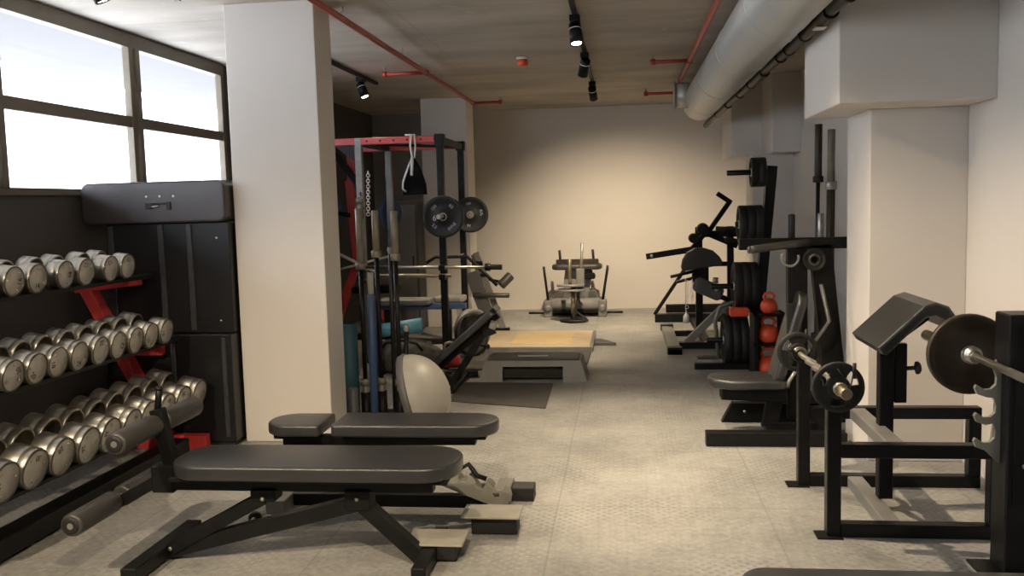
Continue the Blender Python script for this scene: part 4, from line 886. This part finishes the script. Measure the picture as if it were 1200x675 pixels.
# ---- seated press machine
t = thing('seated_press_machine', 'black seated press machine with upright back pad and broad top beam on the right', 'gym machine', (.95, 5.85, 0))
MB().box(.475, 1.30, 5.50, 5.585, .0, .085, .004).build('front_skid', 'black2', t)
MB().prism([(.63, 0), (1.30, 0), (1.30, .13), (.70, .13)], .07, M4((0, 6.18, 0), (1, 0, 0), (0, 0, 1)), .003).build('rear_skid', 'black', t)
MB().box(1.19, 1.28, 5.585, 6.11, 0, .08, .003).build('tie_beam', 'black', t)
for x in (.78, .93, 1.08): bolt((bo := MB()), (x, 6.11, .075), (0, -1, 0), .010, .006); bo.build('skid_bolt', 'chrome', t)
MB().beam((.90, 5.86, .03), (.96, 5.86, .36), .10, .07, (0, 1, 0)).box(.88, 1.28, 5.82, 5.90, .0, .07, .003).box(.86, .94, 5.585, 5.83, 0, .06, .003).build('seat_post', 'black', t)
pm = MB(); pm.prism([(-.33, -.03), (-.30, -.12), (-.20, -.17), (.10, -.18), (.16, -.15), (.16, .15), (.10, .18), (-.20, .17), (-.30, .12), (-.33, .03)], .06, M4((.85, 5.88, .300), (1, 0, .0), (0, 1, 0)), .018, True, 4); pm.build('seat_pad', 'vinyl', t)
MB().prism([(.60, .22), (1.0, .20), (1.0, .30), (.60, .30)], .16, M4((0, 5.96, 0), (1, 0, 0), (0, 0, 1)), .008).build('seat_carriage', 'vinylside', t)
upv = Vector((.17, 0, .60)).normalized(); nv = Vector((-.60, 0, .17)).normalized()
pm = MB(); pm.prism(roundrect(.60, .31, .09, 6), .062, M4(Vector((.985, 5.86, .62)), upv, Vector((0, -1, 0))), .020, True, 4); pm.build('back_pad', 'vinyl', t)
MB().prism(roundrect(.54, .26, .06, 5), .02, M4(Vector((.997, 5.86, .615)), upv, Vector((0, -1, 0))), .004).build('pad_board', 'vinylside', t)
MB().box(.72, 1.40, 5.86, 5.93, 1.165, 1.235, .004).build('top_beam', 'black', t)
MB().beam((1.075, 5.90, 1.19), (1.08, 5.90, .08), .12, .08, (0, 1, 0)).build('front_upright', 'black', t)
MB().beam((1.215, 5.90, 1.19), (1.335, 5.90, .06), .13, .08, (0, 1, 0)).build('rear_upright', 'black', t)
MB().cyl((1.045, 5.90, 1.22), (1.045, 5.90, 1.385), .021, 14, .008).build('top_peg', 'rubber', t)
MB().tube([(.775, 5.76, 1.172), (.80, 5.76, 1.176), (1.02, 5.78, 1.20), (1.14, 5.85, 1.205)], .024, 12).lathe((.772, 5.76, 1.172), (-1, 0, 0), [(0, .024), (.012, .022), (.018, .012)], 12).build('press_handle', 'foam', t)
MB().tube(arc((1.005, 5.72, 1.12), (1, 0, 0), (0, 0, 1), .05, 150, 380, 12), .008, 8).build('d_handle', 'greyframe', t)
MB().tube([(1.20, 5.78, .95), (1.25, 5.78, .72), (1.17, 5.78, .60)], .012, 8).build('lever_rod', 'greyframe', t)
MB().box(.99, 1.08, 5.74, 5.76, .60, .84, .004).build('number_plate', 'rubber', t)
plate('small black plate hung high on the seated press machine', (1.17, 5.83, 1.10), (0, -1, 0), .07, .03, 'rubber', None)
MB().tube([(1.05, 5.72, .44), (1.0, 5.72, .36), (.99, 5.72, .32)], .012, 8).build('seat_lever', 'steel', t, 'bright seat lever')

# ---- preacher curl bench
t = thing('preacher_curl_bench', 'black preacher curl bench with slanted arm pad and box tube frame by the right column', 'curl bench', (1.25, 4.4, 0))
T = .06
def ufr(y, x0, x1, zt, zb, name):
    m = MB().box(x0, x0 + T, y - T / 2, y + T / 2, 0, .655, .004)
    m.box(x0 + T, x1, y - T / 2, y + T / 2, .0, T, .004).box(x0 + T, x1, y - T / 2, y + T / 2, zb, zb + T, .004)
    m.box(x1 - T, x1, y - T / 2, y + T / 2, T, zb + .001, .004)
    m.build(name, 'black2', t)
ufr(4.05, .865, 1.60, .66, .355, 'near_side_frame')
ufr(4.77, .875, 1.77, .66, .355, 'far_side_frame')
for (x, z) in ((1.12, .0), (1.13, .355)): MB().box(x, x + .075, 4.08, 4.74, z + .002, z + .058, .004).build('tie_tube', 'greyframe', t)
for y in (3.99, 4.72): MB().box(.82, .93, y, y + .10, 0, .006, .001).build('foot_tab', 'black', t)
MB().box(1.175, 1.24, 4.37, 4.43, .06, .80, .004).build('pad_post', 'black', t)
MB().box(1.245, 1.30, 4.38, 4.42, .52, .80, .003).build('pad_inner_tube', 'black', t)
# arm pad: slanted surface facing the left with a rounded crest
prof = [(-.17, -.16), (-.135, -.205), (.07, .02), (.13, .055), (.185, .03), (.205, -.03), (.18, -.09), (.14, -.10), (.12, -.06), (.085, -.045)]
pm = MB(); 
sp = [(-.185, -.115), (-.165, -.145), (-.145, -.15), (.02, .015), (.06, .025), (.10, .005), (.125, -.04), (.155, -.04), (.150, .015), (.115, .065), (.06, .085), (.01, .068)]
pm.prism(sp, .48, M4((1.295, 4.64, .932), (1, 0, 0), (0, 0, 1)), .012, False, 2); pm.build('arm_pad', 'vinyl', t)
MB().beam((1.20, 4.40, .79), (1.38, 4.40, .93), .10, .03, (0, 0, 1)).build('pad_bracket', 'black', t)
MB().lathe((1.295, 4.40, .68), (1, 0, .05), [(0, .010), (.05, .010), (.05, .03), (.062, .03), (.07, .02)], 14).build('adjust_knob', 'rubber', t)
for y in (4.05, 4.77):
    MB().tube([(.835, y, .715), (.855, y, .70), (.863, y, .665), (.895, y, .653), (.927, y, .665), (.932, y, .69), (.945, y, .715)], .010, 8).build('bar_cradle', 'black2', t)
# EZ bar across the two left posts
t = thing('curl_bar', 'short cambered curl bar resting across the left posts of the preacher bench', 'barbell', (.89, 4.4, .685))
zb = .684; xb = .893
cam_ = [(xb, 4.02, zb), (xb, 4.14, zb), (xb + .035, 4.22, zb - .015), (xb - .02, 4.34, zb + .012), (xb + .015, 4.42, zb), (xb - .02, 4.50, zb + .012), (xb + .035, 4.62, zb - .015), (xb, 4.70, zb), (xb, 4.80, zb)]
MB().tube(cam_, .0135, 12).build('cambered_shaft', 'steel', t)
for (a, c_) in ((4.02, 3.80), (4.80, 5.02)):
    MB().cyl((xb, a, zb), (xb, c_, zb), .024, 18, .003).build('sleeve', 'brass', t)
    MB().cyl((xb, a, zb), (xb, a + (.02 if a > 4.5 else -.02), zb), .036, 18, .003).build('collar', 'brass', t)
def open_plate(lab, c, R, th):
    """plate with four grip windows"""
    p = thing('weight_plate', lab, 'weight plate', c, 'small plates on the curl bar')
    cy_, h = c[1], th / 2
    MB().lathe((c[0], cy_ - h, c[2]), (0, 1, 0), [(0, .80 * R), (0, .97 * R), (.003, R), (th - .003, R), (th, .97 * R), (th, .80 * R), (0, .80 * R)], 40, caps=False).build('rim', 'rubber', p)
    MB().lathe((c[0], cy_ - h * 1.1, c[2]), (0, 1, 0), [(0, .026), (0, .44 * R), (.002, .46 * R), (th * 1.1 - .002, .46 * R), (th * 1.1, .44 * R), (th * 1.1, .026)], 28, caps=False).build('hub', 'rubber', p)
    for k in range(3):
        a0 = radians(90 + 120 * k); o = []
        for q_ in range(9): a = a0 - radians(36) + radians(72) * q_ / 8; o.append((.82 * R * cos(a), .82 * R * sin(a)))
        for q_ in range(9): a = a0 + radians(36) - radians(72) * q_ / 8; o.append((.44 * R * cos(a), .44 * R * sin(a)))
        MB().prism(o, th * .7, M4((c[0], cy_ + h * .7, c[2]), (1, 0, 0), (0, 0, 1)), .001).build('spoke', 'rubber', p)
    return p
open_plate('small open spoked plate on the near end of the curl bar', (xb, 3.955, zb), .108, .028)
open_plate('small open spoked plate on the far end of the curl bar', (xb, 4.865, zb), .104, .028)
for i, y in enumerate((3.905, 4.915)):
    k = thing('spring_collar', ('spring clip on the near end of the curl bar', 'spring clip on the far end of the curl bar')[i], 'bar clip', (xb, y, zb), 'spring clips on the curl bar')
    cl = []
    for q_ in range(28): a = 2 * pi * q_ / 9; cl.append((xb + .0275 * cos(a), y - .015 + .0011 * q_, zb + .0275 * sin(a)))
    MB().tube(cl, .003, 6).build('coil', 'steel', k)
    MB().tube([cl[0], (xb + .04, y - .015, zb + .03), (xb + .05, y - .02, zb + .10)], .003, 6).tube([cl[-1], (xb + .02, y + .015, zb + .04), (xb - .01, y + .012, zb + .085)], .003, 6).tube([(xb + .05, y - .02, zb + .05), (xb + .05, y - .02, zb + .115)], .008, 8).build('grip_arms', 'rubber', k)

# ---- bench press stand at the right edge with barbell
t = thing('bench_press_stand', 'thick black upright of a bench press stand with hooked rests at the right edge', 'bar stand', (1.48, 3.67, 0))
pf = MB().box(1.435, 1.555, 3.60, 3.74, .012, 1.03, .006); pf.build('upright', 'black2', t)
MB().box(1.46, 1.53, 3.594, 3.600, .30, .98, .002).build('face_plate', 'black', t)
MB().box(1.36, 1.62, 3.52, 3.78, 0, .012, .003).build('foot_plate', 'black2', t)
hk = []
lips = [(.755, .80), (.635, .68), (.53, .575)]
o = [(0, .44), (0, .80)]
def scoop(zl):
    return [(-.028, zl + .075), (-.018, zl + .045), (-.020, zl + .018), (-.038, zl), (-.062, zl - .002), (-.082, zl + .012), (-.092, zl + .016), (-.098, zl + .004), (-.088, zl - .020), (-.055, zl - .032)]
o += [(-.02, .85)]
for zl in (.735, .625, .525): o += scoop(zl)
o += [(-.03, .468)]
MB().prism(o[::1], .018, M4((1.436, 3.68, 0), (1, 0, 0), (0, 0, 1)), 0).build('bar_hook_plate', 'zinc', t, 'pale edged hook plate with three rests')
for z in (.45, .93): bolt((bo := MB()), (1.50, 3.594, z), (0, -1, 0), .011, .007); bo.build('bolt', 'chrome', t)
xb2, zb2 = 1.385, .772
xb2, zb2 = 1.388, .838
t = thing('olympic_barbell', 'long steel barbell with one big plate on the bench press stand at right', 'barbell', (xb2, 3.4, zb2))
MB().cyl((xb2, 2.2, zb2), (xb2, 3.83, zb2), .0145, 16).build('shaft', 'chrome', t)
MB().cyl((xb2, 3.83, zb2), (xb2, 4.40, zb2), .0245, 20, .003).build('sleeve', 'chrome', t)
MB().lathe((xb2, 3.80, zb2), (0, 1, 0), [(0, .022), (.004, .030), (.018, .030), (.022, .037), (.034, .037), (.036, .030)], 22).build('collar', 'chrome', t)
MB().cyl((xb2, 2.9, zb2), (xb2, 3.48, zb2), .016, 18).build('knurled_grip', 'steel', t)
plate('large worn brown black iron plate on the barbell at the right edge', (xb2, 3.868, zb2), (0, -1, 0), .165, .032, 'iron', None, hubring='steel')
# ---- pad of another flat bench at the bottom edge, sheen painted into its grey
t = thing('flat_bench', 'flat bench pad with a sheen grey top just showing at the bottom edge of the view', 'weight bench', (.9, 2.45, 0))
pm = MB(); pad(pm, (.92, 2.455, .39), (1, 0, 0), (0, 1, 0), 1.22, .28, .055, .08, .018); pm.build('bench_pad', 'padgrey', t)
MB().box(.40, 1.46, 2.425, 2.485, .33, .39, .004).build('main_tube', 'black', t)
for x in (.55, 1.30): MB().box(x - .03, x + .03, 2.43, 2.48, .04, .335, .003).box(x - .03, x + .03, 2.22, 2.69, 0, .05, .003).build('leg', 'black', t)
